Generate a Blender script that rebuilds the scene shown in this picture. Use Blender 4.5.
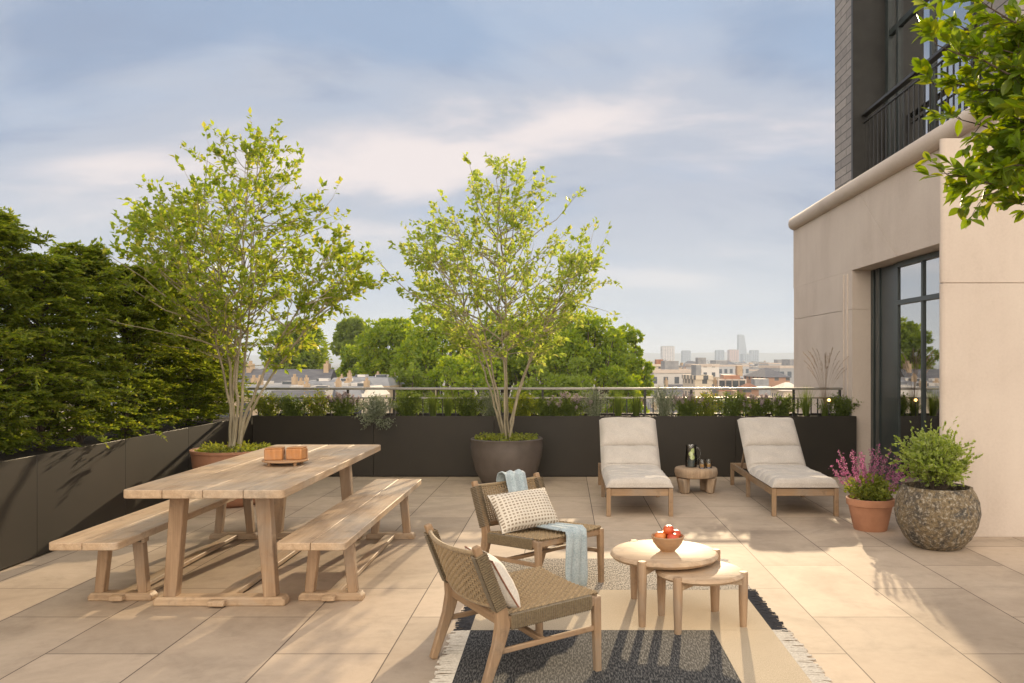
import bpy, math, random
import numpy as np
from mathutils import Vector, Matrix, Euler
R = math.radians
S = bpy.context.scene
for o in list(bpy.data.objects): bpy.data.objects.remove(o)

# ---------------------------------------------------------------- camera
cam_d = bpy.data.cameras.new('camera'); cam = bpy.data.objects.new('camera', cam_d)
S.collection.objects.link(cam); S.camera = cam
cam.location = (0, 0, 1.5); cam.rotation_euler = (R(90), 0, 0)
cam_d.sensor_width = 36; cam_d.lens = 36*825/1024
cam_d.shift_x = -53/1024; cam_d.shift_y = 17.5/1024
cam_d.clip_start = 0.05; cam_d.clip_end = 20000

# ---------------------------------------------------------------- world, sun, exposure
SUN_EL, SUN_AZ = 15.6, 10.0
w = bpy.data.worlds.new('World'); S.world = w; w.use_nodes = True
nt = w.node_tree; nt.nodes.clear()
def N(t, kind, **kw):
    n = t.nodes.new(kind)
    for k, v in kw.items(): setattr(n, k, v)
    return n
def setin(n, **kw):
    for k, v in kw.items():
        n.inputs[k.replace('_', ' ')].default_value = v
    return n
def M_(t, op, a, b=None, c=None, clamp=False):
    n = t.nodes.new('ShaderNodeMath'); n.operation = op; n.use_clamp = clamp
    for i, v in enumerate((a, b, c)):
        if v is None: continue
        if hasattr(v, 'is_linked') or hasattr(v, 'links'): t.links.new(v, n.inputs[i])
        else: n.inputs[i].default_value = v
    return n.outputs[0]
def ramp(t, fac, stops, interp='LINEAR'):
    n = t.nodes.new('ShaderNodeValToRGB'); n.color_ramp.interpolation = interp
    el = n.color_ramp.elements
    while len(el) < len(stops): el.new(0.5)
    for e, (p, c) in zip(el, stops):
        e.position = p
        e.color = (c, c, c, 1) if isinstance(c, (int, float)) else (c[0], c[1], c[2], 1)
    t.links.new(fac, n.inputs[0])
    return n.outputs[0]
def mixc(t, f, a, b, mode='MIX'):
    n = t.nodes.new('ShaderNodeMix'); n.data_type = 'RGBA'; n.blend_type = mode
    for i, v in ((0, f), (6, a), (7, b)):
        if hasattr(v, 'links'): t.links.new(v, n.inputs[i])
        elif isinstance(v, (int, float)): n.inputs[i].default_value = v
        else: n.inputs[i].default_value = (v[0], v[1], v[2], 1)
    return n.outputs[2]
tc = N(nt, 'ShaderNodeTexCoord')
sep = N(nt, 'ShaderNodeSeparateXYZ'); nt.links.new(tc.outputs['Generated'], sep.inputs[0])
sky = N(nt, 'ShaderNodeTexSky', sky_type='NISHITA'); sky.sun_disc = False
sky.sun_elevation = R(SUN_EL); sky.sun_rotation = R(SUN_AZ); sky.altitude = 30; sky.dust_density = 1.5; sky.ozone_density = 2.0
skv = N(nt, 'ShaderNodeVectorMath', operation='SCALE'); nt.links.new(sky.outputs[0], skv.inputs[0]); skv.inputs['Scale'].default_value = 0.085
skm = N(nt, 'ShaderNodeVectorMath', operation='MINIMUM'); nt.links.new(skv.outputs[0], skm.inputs[0]); skm.inputs[1].default_value = (0.215, 0.29, 0.405)
bg1 = N(nt, 'ShaderNodeBackground'); nt.links.new(skm.outputs[0], bg1.inputs[0]); bg1.inputs[1].default_value = 1.0
zc = M_(nt, 'MAXIMUM', sep.outputs[2], 0.0)
den = M_(nt, 'ADD', zc, 0.30)
px = M_(nt, 'DIVIDE', sep.outputs[0], den); py = M_(nt, 'DIVIDE', sep.outputs[1], den)
comb = N(nt, 'ShaderNodeCombineXYZ'); nt.links.new(px, comb.inputs[0]); nt.links.new(py, comb.inputs[1])
mp = N(nt, 'ShaderNodeMapping'); nt.links.new(comb.outputs[0], mp.inputs[0])
mp.inputs['Rotation'].default_value = (0, 0, R(-32)); mp.inputs['Scale'].default_value = (0.6, 1.0, 1); mp.inputs['Location'].default_value = (3.7, 1.9, 0)
n1 = setin(N(nt, 'ShaderNodeTexNoise'), Scale=1.3, Detail=7.0, Roughness=0.5, Distortion=0.25); nt.links.new(mp.outputs[0], n1.inputs['Vector'])
n2 = setin(N(nt, 'ShaderNodeTexNoise'), Scale=2.1, Detail=8.0, Roughness=0.52, Distortion=0.3); nt.links.new(mp.outputs[0], n2.inputs['Vector'])
mask = ramp(nt, n1.outputs[0], [(0.34, 0.40), (0.53, 0.97)], 'EASE')
low = ramp(nt, sep.outputs[2], [(0.0, 1.0), (0.22, 0.0)], 'EASE')          # cloud closes up towards the horizon
mask2 = M_(nt, 'MAXIMUM', mask, low)
ccol = ramp(nt, n2.outputs[0], [(0.34, (0.19, 0.235, 0.325)), (0.48, (0.32, 0.345, 0.405)), (0.66, (0.56, 0.505, 0.495))], 'EASE')
ccol = mixc(nt, low, ccol, (0.43, 0.46, 0.485))
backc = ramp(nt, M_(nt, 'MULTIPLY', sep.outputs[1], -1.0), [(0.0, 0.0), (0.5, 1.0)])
ccol = mixc(nt, backc, ccol, (0.62, 0.55, 0.465))  # warm tint of the fill brightness added behind the camera
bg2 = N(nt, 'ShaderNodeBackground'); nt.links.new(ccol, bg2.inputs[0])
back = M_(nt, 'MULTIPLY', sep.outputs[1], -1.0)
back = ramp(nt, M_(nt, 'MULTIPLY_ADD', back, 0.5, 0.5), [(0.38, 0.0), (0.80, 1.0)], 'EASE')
nt.links.new(M_(nt, 'MULTIPLY_ADD', back, 2.1, 0.92), bg2.inputs[1])        # unseen bright sky added behind the camera to lift shaded faces
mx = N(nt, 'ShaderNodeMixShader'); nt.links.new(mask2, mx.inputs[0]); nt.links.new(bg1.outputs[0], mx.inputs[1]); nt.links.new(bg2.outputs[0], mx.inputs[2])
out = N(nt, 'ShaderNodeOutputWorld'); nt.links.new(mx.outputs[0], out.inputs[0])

sd = bpy.data.lights.new('sun', 'SUN'); so = bpy.data.objects.new('sun', sd); S.collection.objects.link(so)
sd.energy = 3.2; sd.angle = R(0.6); sd.color = (1.0, 0.78, 0.50)
sv = Vector((math.sin(R(SUN_AZ))*math.cos(R(SUN_EL)), math.cos(R(SUN_AZ))*math.cos(R(SUN_EL)), math.sin(R(SUN_EL))))
so.rotation_euler = (-sv).to_track_quat('-Z', 'Y').to_euler(); so.location = (10, 60, 30)
S.view_settings.view_transform = 'Standard'; S.view_settings.look = 'None'; S.view_settings.gamma = 1
S.view_settings.exposure = 0.82
S.render.engine = 'CYCLES'
S.cycles.volume_bounces = 0; S.cycles.max_bounces = 7; S.cycles.transparent_max_bounces = 12

# ---------------------------------------------------------------- mesh helpers
class MB:
    def __init__(s): s.v = []; s.f = []
    def add(s, vs, fs):
        o = len(s.v); s.v += [tuple(v) for v in vs]; s.f += [tuple(i+o for i in f) for f in fs]; return s
    def box(s, x0, x1, y0, y1, z0, z1):
        return s.add([(x0,y0,z0),(x1,y0,z0),(x1,y1,z0),(x0,y1,z0),(x0,y0,z1),(x1,y0,z1),(x1,y1,z1),(x0,y1,z1)],
                     [(0,3,2,1),(4,5,6,7),(0,1,5,4),(1,2,6,5),(2,3,7,6),(3,0,4,7)])
    def bar(s, a, b, w1, d1, w2=None, d2=None, side=(1,0,0)):
        """tapered rectangular bar from a to b; width along 'side'"""
        a = Vector(a); b = Vector(b); w2 = w1 if w2 is None else w2; d2 = d1 if d2 is None else d2
        ax = (b-a).normalized(); sx = Vector(side); sx = (sx-ax*sx.dot(ax)).normalized(); sy = ax.cross(sx)
        vs = []
        for p, ww, dd in ((a, w1, d1), (b, w2, d2)):
            for i, j in ((-1,-1),(1,-1),(1,1),(-1,1)): vs.append(p+sx*(i*ww/2)+sy*(j*dd/2))
        return s.add(vs, [(0,3,2,1),(4,5,6,7),(0,1,5,4),(1,2,6,5),(2,3,7,6),(3,0,4,7)])
    def prism(s, poly, z0, z1):
        n = len(poly)
        vs = [(p[0],p[1],z0) for p in poly]+[(p[0],p[1],z1) for p in poly]
        return s.add(vs, [tuple(range(n))[::-1], tuple(range(n,2*n))]+[(i,(i+1)%n,n+(i+1)%n,n+i) for i in range(n)])
    def tube(s, pts, r, sides=6, cap=True):
        pts = [Vector(p) for p in pts]; n = len(pts)
        if not hasattr(r, '__len__'): r = [r]*n
        up = Vector((0.13,0.21,0.97)); vs = []; prev = None
        for i, p in enumerate(pts):
            d = (pts[min(i+1,n-1)]-pts[max(i-1,0)])
            d = d.normalized() if d.length > 1e-9 else Vector((0,0,1))
            if prev is None:
                a = d.cross(up); a = a.normalized() if a.length > 1e-3 else d.cross(Vector((1,0,0))).normalized()
            else:
                a = prev-d*prev.dot(d); a = a.normalized() if a.length > 1e-6 else prev
            prev = a; b = d.cross(a)
            for k in range(sides):
                t = 2*math.pi*k/sides; vs.append(p+(a*math.cos(t)+b*math.sin(t))*r[i])
        fs = [(i*sides+k, i*sides+(k+1)%sides, (i+1)*sides+(k+1)%sides, (i+1)*sides+k) for i in range(n-1) for k in range(sides)]
        if cap: fs += [tuple(range(sides))[::-1], tuple(range((n-1)*sides, n*sides))]
        return s.add(vs, fs)
    def lathe(s, prof, cx=0, cy=0, cz=0, n=40, jitter=None):
        vs = []; m = len(prof)
        for (r, z) in prof:
            for k in range(n):
                t = 2*math.pi*k/n; rr = max(r, 1e-4)*(1+(jitter(t, z) if jitter else 0))
                vs.append((cx+rr*math.cos(t), cy+rr*math.sin(t), cz+z))
        fs = [(i*n+k, i*n+(k+1)%n, (i+1)*n+(k+1)%n, (i+1)*n+k) for i in range(m-1) for k in range(n)]
        fs += [tuple(range(n))[::-1], tuple(range((m-1)*n, m*n))]
        return s.add(vs, fs)
    def ball(s, c, rx, ry=None, rz=None, n=12, m=8):
        ry = ry or rx; rz = rz or rx
        prof = [(math.sin(math.pi*i/m), -math.cos(math.pi*i/m)) for i in range(m+1)]
        vs = [(c[0]+max(p,1e-3)*rx*math.cos(2*math.pi*k/n), c[1]+max(p,1e-3)*ry*math.sin(2*math.pi*k/n), c[2]+rz*q) for p, q in prof for k in range(n)]
        return s.add(vs, [(i*n+k, i*n+(k+1)%n, (i+1)*n+(k+1)%n, (i+1)*n+k) for i in range(m) for k in range(n)])
    def grid(s, P, nu, nv, closed_v=False):
        vs = [P(i/(nu-1), j/(nv-1)) for i in range(nu) for j in range(nv)]
        return s.add(vs, [(i*nv+j, (i+1)*nv+j, (i+1)*nv+j+1, i*nv+j+1) for i in range(nu-1) for j in range(nv-1)])
    def xf(s, m):
        s.v = [tuple(m @ Vector(v)) for v in s.v]; return s

def mk(name, vs, fs, mat, smooth=None):
    me = bpy.data.meshes.new(name); me.from_pydata(vs, [], fs); me.materials.append(mat)
    if smooth is not None:
        me.polygons.foreach_set('use_smooth', [True]*len(me.polygons))
        if smooth < 179: me.set_sharp_from_angle(angle=R(smooth))
    me.update()
    return me
def obj(name, mb, mat, parent=None, smooth=35, bevel=0, world=True, seg=2, mods=()):
    """link one mesh; when world is set the coordinates are world ones and get rebased to the parent's place"""
    off = Vector((0,0,0)); p = parent
    if world:
        while p is not None: off += Vector(p.location); p = p.parent
    vs = mb.v if off.length < 1e-9 else [(v[0]-off.x, v[1]-off.y, v[2]-off.z) for v in mb.v]
    me = mk(name, vs, mb.f, mat, smooth)
    o = bpy.data.objects.new(name, me); S.collection.objects.link(o); o.parent = parent
    if bevel:
        b = o.modifiers.new('bevel', 'BEVEL'); b.width = bevel; b.segments = seg; b.limit_method = 'ANGLE'; b.angle_limit = R(40)
    return o
def tag(o, label=None, cat=None, group=None, kind=None):
    if label: o['label'] = label
    if cat: o['category'] = cat
    if group: o['group'] = group
    if kind: o['kind'] = kind
    return o
def thing(name, label, cat, loc=(0,0,0), rz=0, group=None):
    o = bpy.data.objects.new(name, None); S.collection.objects.link(o); o.empty_display_size = 0.1
    o.location = loc; o.rotation_euler = (0, 0, rz)
    return tag(o, label, cat, group)
def copy_tree(o, loc=None, rz=None, label=None, parent=None):
    c = o.copy(); S.collection.objects.link(c); c.parent = parent
    if loc is not None: c.location = loc
    if rz is not None: c.rotation_euler = (0, 0, rz)
    if label: c['label'] = label
    for ch in list(o.children): copy_tree(ch, parent=c)
    return c

# ---------------------------------------------------------------- materials
def mat(name):
    m = bpy.data.materials.new(name); m.use_nodes = True
    t = m.node_tree; b = t.nodes['Principled BSDF']
    return m, t, b
def ocoord(t, scale=(1,1,1), rot=(0,0,0), kind='Object'):
    c = N(t, 'ShaderNodeTexCoord'); p = N(t, 'ShaderNodeMapping'); t.links.new(c.outputs[kind], p.inputs[0])
    p.inputs['Scale'].default_value = scale; p.inputs['Rotation'].default_value = rot
    return p.outputs[0]
def noise(t, vec, scale, detail=4, rough=0.55, dist=0):
    n = setin(N(t, 'ShaderNodeTexNoise'), Scale=scale, Detail=float(detail), Roughness=rough, Distortion=dist); t.links.new(vec, n.inputs['Vector'])
    return n.outputs[0]
def bump(t, b, h, strength=0.2, dist=0.01):
    n = N(t, 'ShaderNodeBump'); n.inputs['Strength'].default_value = strength; n.inputs['Distance'].default_value = dist
    t.links.new(h, n.inputs['Height']); t.links.new(n.outputs[0], b.inputs['Normal'])
def plain(name, c1, c2, scale=6, rough=0.7, detail=5, bs=0.15, bd=0.004, metal=0, sc=(1,1,1)):
    m, t, b = mat(name); v = ocoord(t, sc); n = noise(t, v, scale, detail)
    t.links.new(ramp(t, n, [(0.3, c1), (0.7, c2)]), b.inputs['Base Color'])
    b.inputs['Roughness'].default_value = rough; b.inputs['Metallic'].default_value = metal
    if bs: bump(t, b, noise(t, v, scale*8, 4), bs, bd)
    return m
def wood(name, axis, dark=(0.33,0.21,0.12), light=(0.57,0.41,0.26), rough=0.62, planks=None):
    m, t, b = mat(name)
    sc = [9, 9, 9]; sc['xyz'.index(axis)] = 0.7
    v = ocoord(t, tuple(sc)); g = noise(t, v, 3.2, 6, 0.6, 0.6); g2 = noise(t, ocoord(t), 2.3, 3)
    sc2 = [60, 60, 60]; sc2['xyz'.index(axis)] = 2.0
    g3 = noise(t, ocoord(t, tuple(sc2)), 2.0, 3)
    s = M_(t, 'ADD', M_(t, 'MULTIPLY', g, 0.65), M_(t, 'MULTIPLY', g3, 0.35))
    c = ramp(t, s, [(0.34, dark), (0.52, tuple(0.5*(a+b_) for a, b_ in zip(dark, light))), (0.66, light)])
    c = mixc(t, M_(t, 'MULTIPLY', g2, 0.35), c, tuple(0.8*x for x in light))
    gy = ramp(t, noise(t, ocoord(t, kind='Object'), 1.7, 7, 0.65, 0.5), [(0.45, 0.0), (0.68, 0.5)])          # weathering
    lm = sum(light)/3*0.9
    c = mixc(t, gy, c, (lm*1.05, lm, lm*0.88))
    sp = ramp(t, noise(t, ocoord(t), 9, 5, 0.7), [(0.33, 0.72), (0.45, 1.0)])
    c = mixc(t, 0.8, c, sp, 'MULTIPLY')
    t.links.new(c, b.inputs['Base Color']); b.inputs['Roughness'].default_value = rough
    bump(t, b, s, 0.25, 0.003)
    return m
def fabric(name, c1, c2, scale=260, rough=0.9, nscale=5, bs=0.35):
    m, t, b = mat(name)
    v = ocoord(t); wv = setin(N(t, 'ShaderNodeTexVoronoi'), Scale=float(scale)); t.links.new(v, wv.inputs['Vector'])
    n = noise(t, v, nscale, 6); n2 = noise(t, v, 120, 2)
    c = ramp(t, M_(t, 'ADD', M_(t, 'MULTIPLY', n, 0.4), M_(t, 'MULTIPLY', n2, 0.6)), [(0.35, c1), (0.65, c2)])
    t.links.new(c, b.inputs['Base Color']); b.inputs['Roughness'].default_value = rough
    b.inputs['Sheen Weight'].default_value = 0.15
    bump(t, b, M_(t, 'ADD', M_(t, 'MULTIPLY', wv.outputs['Distance'], 0.3), n), bs, 0.004)
    return m
def leafmat(name, cols, trans=0.5, rough=0.45, tcol=None, hue=True):
    """leaf colour differs leaf by leaf; sunlight passes through"""
    m, t, b = mat(name)
    g = N(t, 'ShaderNodeNewGeometry')
    n = len(cols); c = ramp(t, g.outputs['Random Per Island'], [(i/(n-1), k) for i, k in enumerate(cols)])
    t.links.new(c, b.inputs['Base Color']); b.inputs['Roughness'].default_value = rough
    b.inputs['Specular IOR Level'].default_value = 0.35
    tr = N(t, 'ShaderNodeBsdfTranslucent')
    hs = N(t, 'ShaderNodeHueSaturation'); hs.inputs['Hue'].default_value = 0.49; hs.inputs['Saturation'].default_value = 1.15; hs.inputs['Value'].default_value = 2.0
    t.links.new(c, hs.inputs['Color']); t.links.new(hs.outputs[0], tr.inputs[0])
    x = N(t, 'ShaderNodeMixShader'); x.inputs[0].default_value = trans
    t.links.new(b.outputs[0], x.inputs[1]); t.links.new(tr.outputs[0], x.inputs[2])
    t.links.new(x.outputs[0], t.nodes['Material Output'].inputs[0])
    return m
def glassmat(name, tint=(0.9,0.93,0.9), refl=0.10):
    m, t, b = mat(name)
    t.nodes.remove(b)
    tp = N(t, 'ShaderNodeBsdfTransparent'); tp.inputs[0].default_value = (*tint, 1)
    gl = N(t, 'ShaderNodeBsdfGlossy'); gl.inputs['Roughness'].default_value = 0.015
    fr = N(t, 'ShaderNodeFresnel'); fr.inputs[0].default_value = 1.5
    f = M_(t, 'ADD', fr.outputs[0], refl, clamp=True)
    x = N(t, 'ShaderNodeMixShader'); t.links.new(f, x.inputs[0]); t.links.new(tp.outputs[0], x.inputs[1]); t.links.new(gl.outputs[0], x.inputs[2])
    t.links.new(x.outputs[0], t.nodes['Material Output'].inputs[0])
    return m
def facade(name, wall, win, fx, fz, wscale=(0.5,0.5), rough=0.8, var=0.25):
    """wall with a grid of windows, for buildings hundreds of metres away"""
    m, t, b = mat(name)
    c = N(t, 'ShaderNodeTexCoord'); s = N(t, 'ShaderNodeSeparateXYZ'); t.links.new(c.outputs['Object'], s.inputs[0])
    hx = M_(t, 'ADD', s.outputs[0], s.outputs[1])
    fxx = M_(t, 'FRACT', M_(t, 'DIVIDE', hx, fx)); fzz = M_(t, 'FRACT', M_(t, 'DIVIDE', s.outputs[2], fz))
    mk_ = M_(t, 'MULTIPLY', M_(t, 'LESS_THAN', fxx, wscale[0]), M_(t, 'LESS_THAN', fzz, wscale[1]))
    oi = N(t, 'ShaderNodeObjectInfo')
    v = M_(t, 'MULTIPLY_ADD', oi.outputs['Random'], var*2, 1-var)
    g = N(t, 'ShaderNodeNewGeometry'); sn = N(t, 'ShaderNodeSeparateXYZ'); t.links.new(g.outputs['Normal'], sn.inputs[0])
    mk_ = M_(t, 'MULTIPLY', mk_, M_(t, 'LESS_THAN', sn.outputs[2], 0.3))
    wc = mixc(t, 1.0, (wall[0], wall[1], wall[2]), (1,1,1), 'MULTIPLY')
    vm = N(t, 'ShaderNodeVectorMath', operation='SCALE'); t.links.new(wc, vm.inputs[0]); t.links.new(v, vm.inputs['Scale'])
    t.links.new(mixc(t, mk_, vm.outputs[0], win), b.inputs['Base Color']); b.inputs['Roughness'].default_value = rough
    return m

# floor of large porcelain tiles, 0.583 x 1.2 m, half bond along the depth
def tilemat():
    m, t, b = mat('porcelain_tiles')
    c = N(t, 'ShaderNodeTexCoord'); s = N(t, 'ShaderNodeSeparateXYZ'); t.links.new(c.outputs['Object'], s.inputs[0])
    cb = N(t, 'ShaderNodeCombineXYZ')
    t.links.new(M_(t, 'SUBTRACT', s.outputs[1], 4.797-1.2*20), cb.inputs[0]); t.links.new(M_(t, 'SUBTRACT', s.outputs[0], 0.27-0.583*39), cb.inputs[1])
    br = N(t, 'ShaderNodeTexBrick'); t.links.new(cb.outputs[0], br.inputs['Vector'])
    br.offset = 0.5; br.offset_frequency = 2; br.squash = 1
    setin(br, Scale=1.0, Mortar_Size=0.0036, Mortar_Smooth=0.1, Brick_Width=1.2, Row_Height=0.583)
    br.inputs['Color1'].default_value = (0,0,0,1); br.inputs['Color2'].default_value = (1,1,1,1); br.inputs['Mortar'].default_value = (0.5,0.5,0.5,1); br.inputs['Bias'].default_value = 0
    v = c.outputs['Object']
    n = noise(t, v, 1.1, 6, 0.6, 0.8); n2 = noise(t, v, 14, 5, 0.65)
    base = ramp(t, M_(t, 'ADD', M_(t, 'MULTIPLY', n, 0.7), M_(t, 'MULTIPLY', n2, 0.3)), [(0.3, (0.40,0.305,0.220)), (0.5, (0.475,0.37,0.270)), (0.7, (0.54,0.43,0.320))])
    pt = ramp(t, br.outputs['Color'], [(0, 0.86), (1, 1.08)])
    base = mixc(t, 1.0, base, pt, 'MULTIPLY')
    st = ramp(t, noise(t, v, 0.8, 8, 0.62, 1.2), [(0.38, 0.80), (0.5, 1.0)])
    base = mixc(t, 0.8, base, st, 'MULTIPLY')
    st2 = ramp(t, noise(t, v, 2.7, 9, 0.7, 0.4), [(0.36, 0.86), (0.47, 1.0), (0.62, 1.05)])
    base = mixc(t, 0.9, base, st2, 'MULTIPLY')
    col = mixc(t, br.outputs['Fac'], base, (0.11,0.08,0.06))
    t.links.new(col, b.inputs['Base Color'])
    b.inputs['Roughness'].default_value = 0.72
    b.inputs['Specular IOR Level'].default_value = 0.25
    bump(t, b, M_(t, 'SUBTRACT', 0.0, br.outputs['Fac']), 0.4, 0.002)
    return m
def stonemat():
    m, t, b = mat('pale_stone'); v = ocoord(t)
    n = noise(t, v, 1.2, 7, 0.6, 0.5); n2 = noise(t, v, 40, 5, 0.7)
    strk = noise(t, ocoord(t, (2.5,2.5,0.35)), 1.0, 6, 0.6)
    s = M_(t, 'ADD', M_(t, 'MULTIPLY', n, 0.45), M_(t, 'ADD', M_(t, 'MULTIPLY', n2, 0.25), M_(t, 'MULTIPLY', strk, 0.3)))
    t.links.new(ramp(t, s, [(0.33, (0.47,0.385,0.315)), (0.5, (0.565,0.475,0.40)), (0.68, (0.63,0.54,0.455))]), b.inputs['Base Color'])
    b.inputs['Roughness'].default_value = 0.85; bump(t, b, n2, 0.25, 0.003)
    return m
def brickmat():
    m, t, b = mat('grey_brick'); c = N(t, 'ShaderNodeTexCoord'); s = N(t, 'ShaderNodeSeparateXYZ'); t.links.new(c.outputs['Object'], s.inputs[0])
    cb = N(t, 'ShaderNodeCombineXYZ'); t.links.new(M_(t, 'ADD', s.outputs[0], M_(t, 'ADD', s.outputs[1], 50.0)), cb.inputs[0]); t.links.new(M_(t, 'ADD', s.outputs[2], 20.0), cb.inputs[1])
    br = N(t, 'ShaderNodeTexBrick'); t.links.new(cb.outputs[0], br.inputs['Vector'])
    setin(br, Scale=1.0, Mortar_Size=0.006, Mortar_Smooth=0.1, Brick_Width=0.44, Row_Height=0.118)
    br.inputs['Color1'].default_value = (0.26,0.235,0.22,1); br.inputs['Color2'].default_value = (0.37,0.33,0.30,1); br.inputs['Mortar'].default_value = (0.07,0.065,0.06,1)
    n = noise(t, c.outputs['Object'], 25, 5)
    t.links.new(mixc(t, 0.5, br.outputs['Color'], ramp(t, n, [(0.3, 0.6), (0.7, 1.15)]), 'MULTIPLY'), b.inputs['Base Color'])
    b.inputs['Roughness'].default_value = 0.8; bump(t, b, M_(t, 'SUBTRACT', n, M_(t, 'MULTIPLY', br.outputs['Fac'], 2.0)), 0.6, 0.006)
    return m
M_tile = tilemat(); M_stone = stonemat(); M_brick = brickmat()
M_bronze = plain('bronze_metal', (0.022,0.018,0.0125), (0.034,0.027,0.019), 1.6, 0.5, 5, 0.08, 0.002, 0.2)
M_iron = plain('dark_iron', (0.035,0.033,0.030), (0.05,0.047,0.042), 5, 0.45, 3, 0.1, 0.001, 0.3)
M_frame = plain('green_black_paint', (0.022,0.030,0.030), (0.034,0.044,0.042), 3, 0.35, 3, 0.05, 0.001)
M_railtop = plain('grey_metal_rail', (0.30,0.28,0.25), (0.38,0.35,0.31), 5, 0.35, 3, 0.05, 0.001, 0.6)
M_soil = plain('dark_soil', (0.035,0.024,0.016), (0.09,0.062,0.04), 30, 0.95, 6, 0.9, 0.02)
M_teak_y = wood('pale_teak_long', 'y'); M_teak_x = wood('pale_teak_cross', 'x'); M_teak_z = wood('pale_teak_upright', 'z', (0.25,0.15,0.08), (0.45,0.30,0.18))
M_cd = ((0.22,0.13,0.068), (0.38,0.245,0.135))
M_chair_z = wood('oiled_teak_upright', 'z', *M_cd); M_chair_x = wood('oiled_teak_rail', 'x', *M_cd); M_chair_y = wood('oiled_teak_crossrail', 'y', *M_cd)
M_stump = wood('raw_stump_wood', 'z', (0.26,0.165,0.10), (0.50,0.36,0.23), 0.8)
M_orange = wood('orange_wood', 'z', (0.38,0.15,0.045), (0.58,0.27,0.09), 0.5)
M_bowl = wood('bowl_wood', 'x', (0.34,0.17,0.075), (0.52,0.30,0.14), 0.45)
M_rope = fabric('olive_rope', (0.22,0.15,0.075), (0.37,0.265,0.145), 300, 0.85, 40)
M_ropewrap = fabric('dark_olive_rope', (0.115,0.08,0.042), (0.20,0.148,0.08), 300, 0.85, 60)
M_linen = fabric('oat_linen', (0.42,0.375,0.33), (0.57,0.515,0.455), 300)
M_crease_shade = fabric('crease_shade_fabric', (0.20,0.175,0.145), (0.28,0.25,0.21), 300)  # dark tone that paints shade into the mattress creases
M_cream = fabric('cream_linen', (0.58,0.52,0.44), (0.72,0.66,0.57), 300)
M_piping = fabric('rust_piping', (0.22,0.09,0.05), (0.30,0.13,0.07), 300)
M_blue = fabric('pale_blue_wool', (0.25,0.31,0.33), (0.46,0.52,0.53), 140, 0.95, 12, 0.6)
M_terra = plain('terracotta', (0.36,0.16,0.085), (0.52,0.25,0.14), 5, 0.85, 6, 0.3, 0.003)
M_claypot = plain('dark_clay', (0.075,0.06,0.05), (0.125,0.10,0.085), 4, 0.6, 5, 0.3, 0.003)
M_clayred = plain('weathered_clay_bowl', (0.27,0.12,0.065), (0.40,0.20,0.115), 4, 0.75, 5, 0.3, 0.003)
M_bark = plain('pale_bark', (0.22,0.185,0.12), (0.42,0.36,0.25), 14, 0.9, 6, 0.7, 0.01, 0, (1,1,0.3))
M_barkd = plain('dark_bark', (0.06,0.042,0.03), (0.13,0.095,0.065), 12, 0.9, 6, 0.7, 0.01, 0, (1,1,0.3))
M_stem = plain('green_stem', (0.10,0.14,0.05), (0.17,0.20,0.08), 20, 0.7, 2, 0)
def mosspot():
    m, t, b = mat('pitted_stone'); v = ocoord(t)
    n = noise(t, v, 5, 6, 0.7, 0.5); vo = setin(N(t, 'ShaderNodeTexVoronoi'), Scale=42.0); t.links.new(v, vo.inputs['Vector'])
    n3 = noise(t, v, 38, 6, 0.75)
    c = ramp(t, n, [(0.36, (0.045,0.043,0.04)), (0.45, (0.12,0.093,0.062)), (0.53, (0.21,0.15,0.078)), (0.64, (0.06,0.058,0.053))])
    c = mixc(t, ramp(t, n3, [(0.52, 0.0), (0.62, 0.85)]), c, (0.42,0.37,0.29))
    c = mixc(t, ramp(t, n3, [(0.36, 0.9), (0.46, 0.0)]), c, (0.045,0.038,0.03))
    t.links.new(c, b.inputs['Base Color']); b.inputs['Roughness'].default_value = 0.9
    bump(t, b, M_(t, 'ADD', n3, M_(t, 'MULTIPLY', vo.outputs['Distance'], 0.6)), 1.0, 0.012)
    return m
M_mosspot = mosspot()
G_yel = leafmat('yellow_green_leaf', [(0.18,0.24,0.04), (0.26,0.31,0.055), (0.15,0.21,0.035), (0.36,0.34,0.08)], 0.62)
G_tree2 = leafmat('fresh_green_leaf', [(0.22,0.29,0.065), (0.31,0.36,0.085), (0.18,0.25,0.05), (0.39,0.38,0.12)], 0.62)
G_near = leafmat('broad_green_leaf', [(0.09,0.15,0.018), (0.15,0.21,0.02), (0.11,0.17,0.02), (0.22,0.24,0.02)], 0.5, 0.35)
G_con = leafmat('conifer_green', [(0.11,0.155,0.028), (0.18,0.225,0.036), (0.13,0.175,0.03), (0.30,0.30,0.055)], 0.55, 0.6)
G_back = leafmat('park_tree_green', [(0.13,0.20,0.025), (0.22,0.28,0.035), (0.17,0.24,0.03), (0.32,0.35,0.045)], 0.5, 0.6)
G_backd = leafmat('dark_park_green', [(0.13,0.18,0.03), (0.20,0.25,0.04), (0.16,0.21,0.035)], 0.5, 0.6)
G_bush = leafmat('small_bush_leaf', [(0.22,0.28,0.05), (0.33,0.38,0.10), (0.17,0.23,0.04), (0.42,0.45,0.20)], 0.5, 0.4)
G_herb = leafmat('herb_green', [(0.085,0.125,0.028), (0.15,0.19,0.045), (0.11,0.15,0.035)], 0.45, 0.5)
G_lime = leafmat('lime_herb', [(0.17,0.21,0.03), (0.25,0.27,0.05), (0.13,0.17,0.03)], 0.45, 0.5)
G_silver = leafmat('silver_herb', [(0.20,0.22,0.15), (0.30,0.32,0.24), (0.15,0.18,0.11)], 0.3, 0.6)
G_purple = leafmat('purple_bloom', [(0.30,0.10,0.19), (0.42,0.17,0.28), (0.22,0.065,0.12), (0.50,0.25,0.35)], 0.45, 0.7)
G_mauve = leafmat('mauve_bloom', [(0.30,0.25,0.25), (0.42,0.35,0.34)], 0.35, 0.7)
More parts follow.
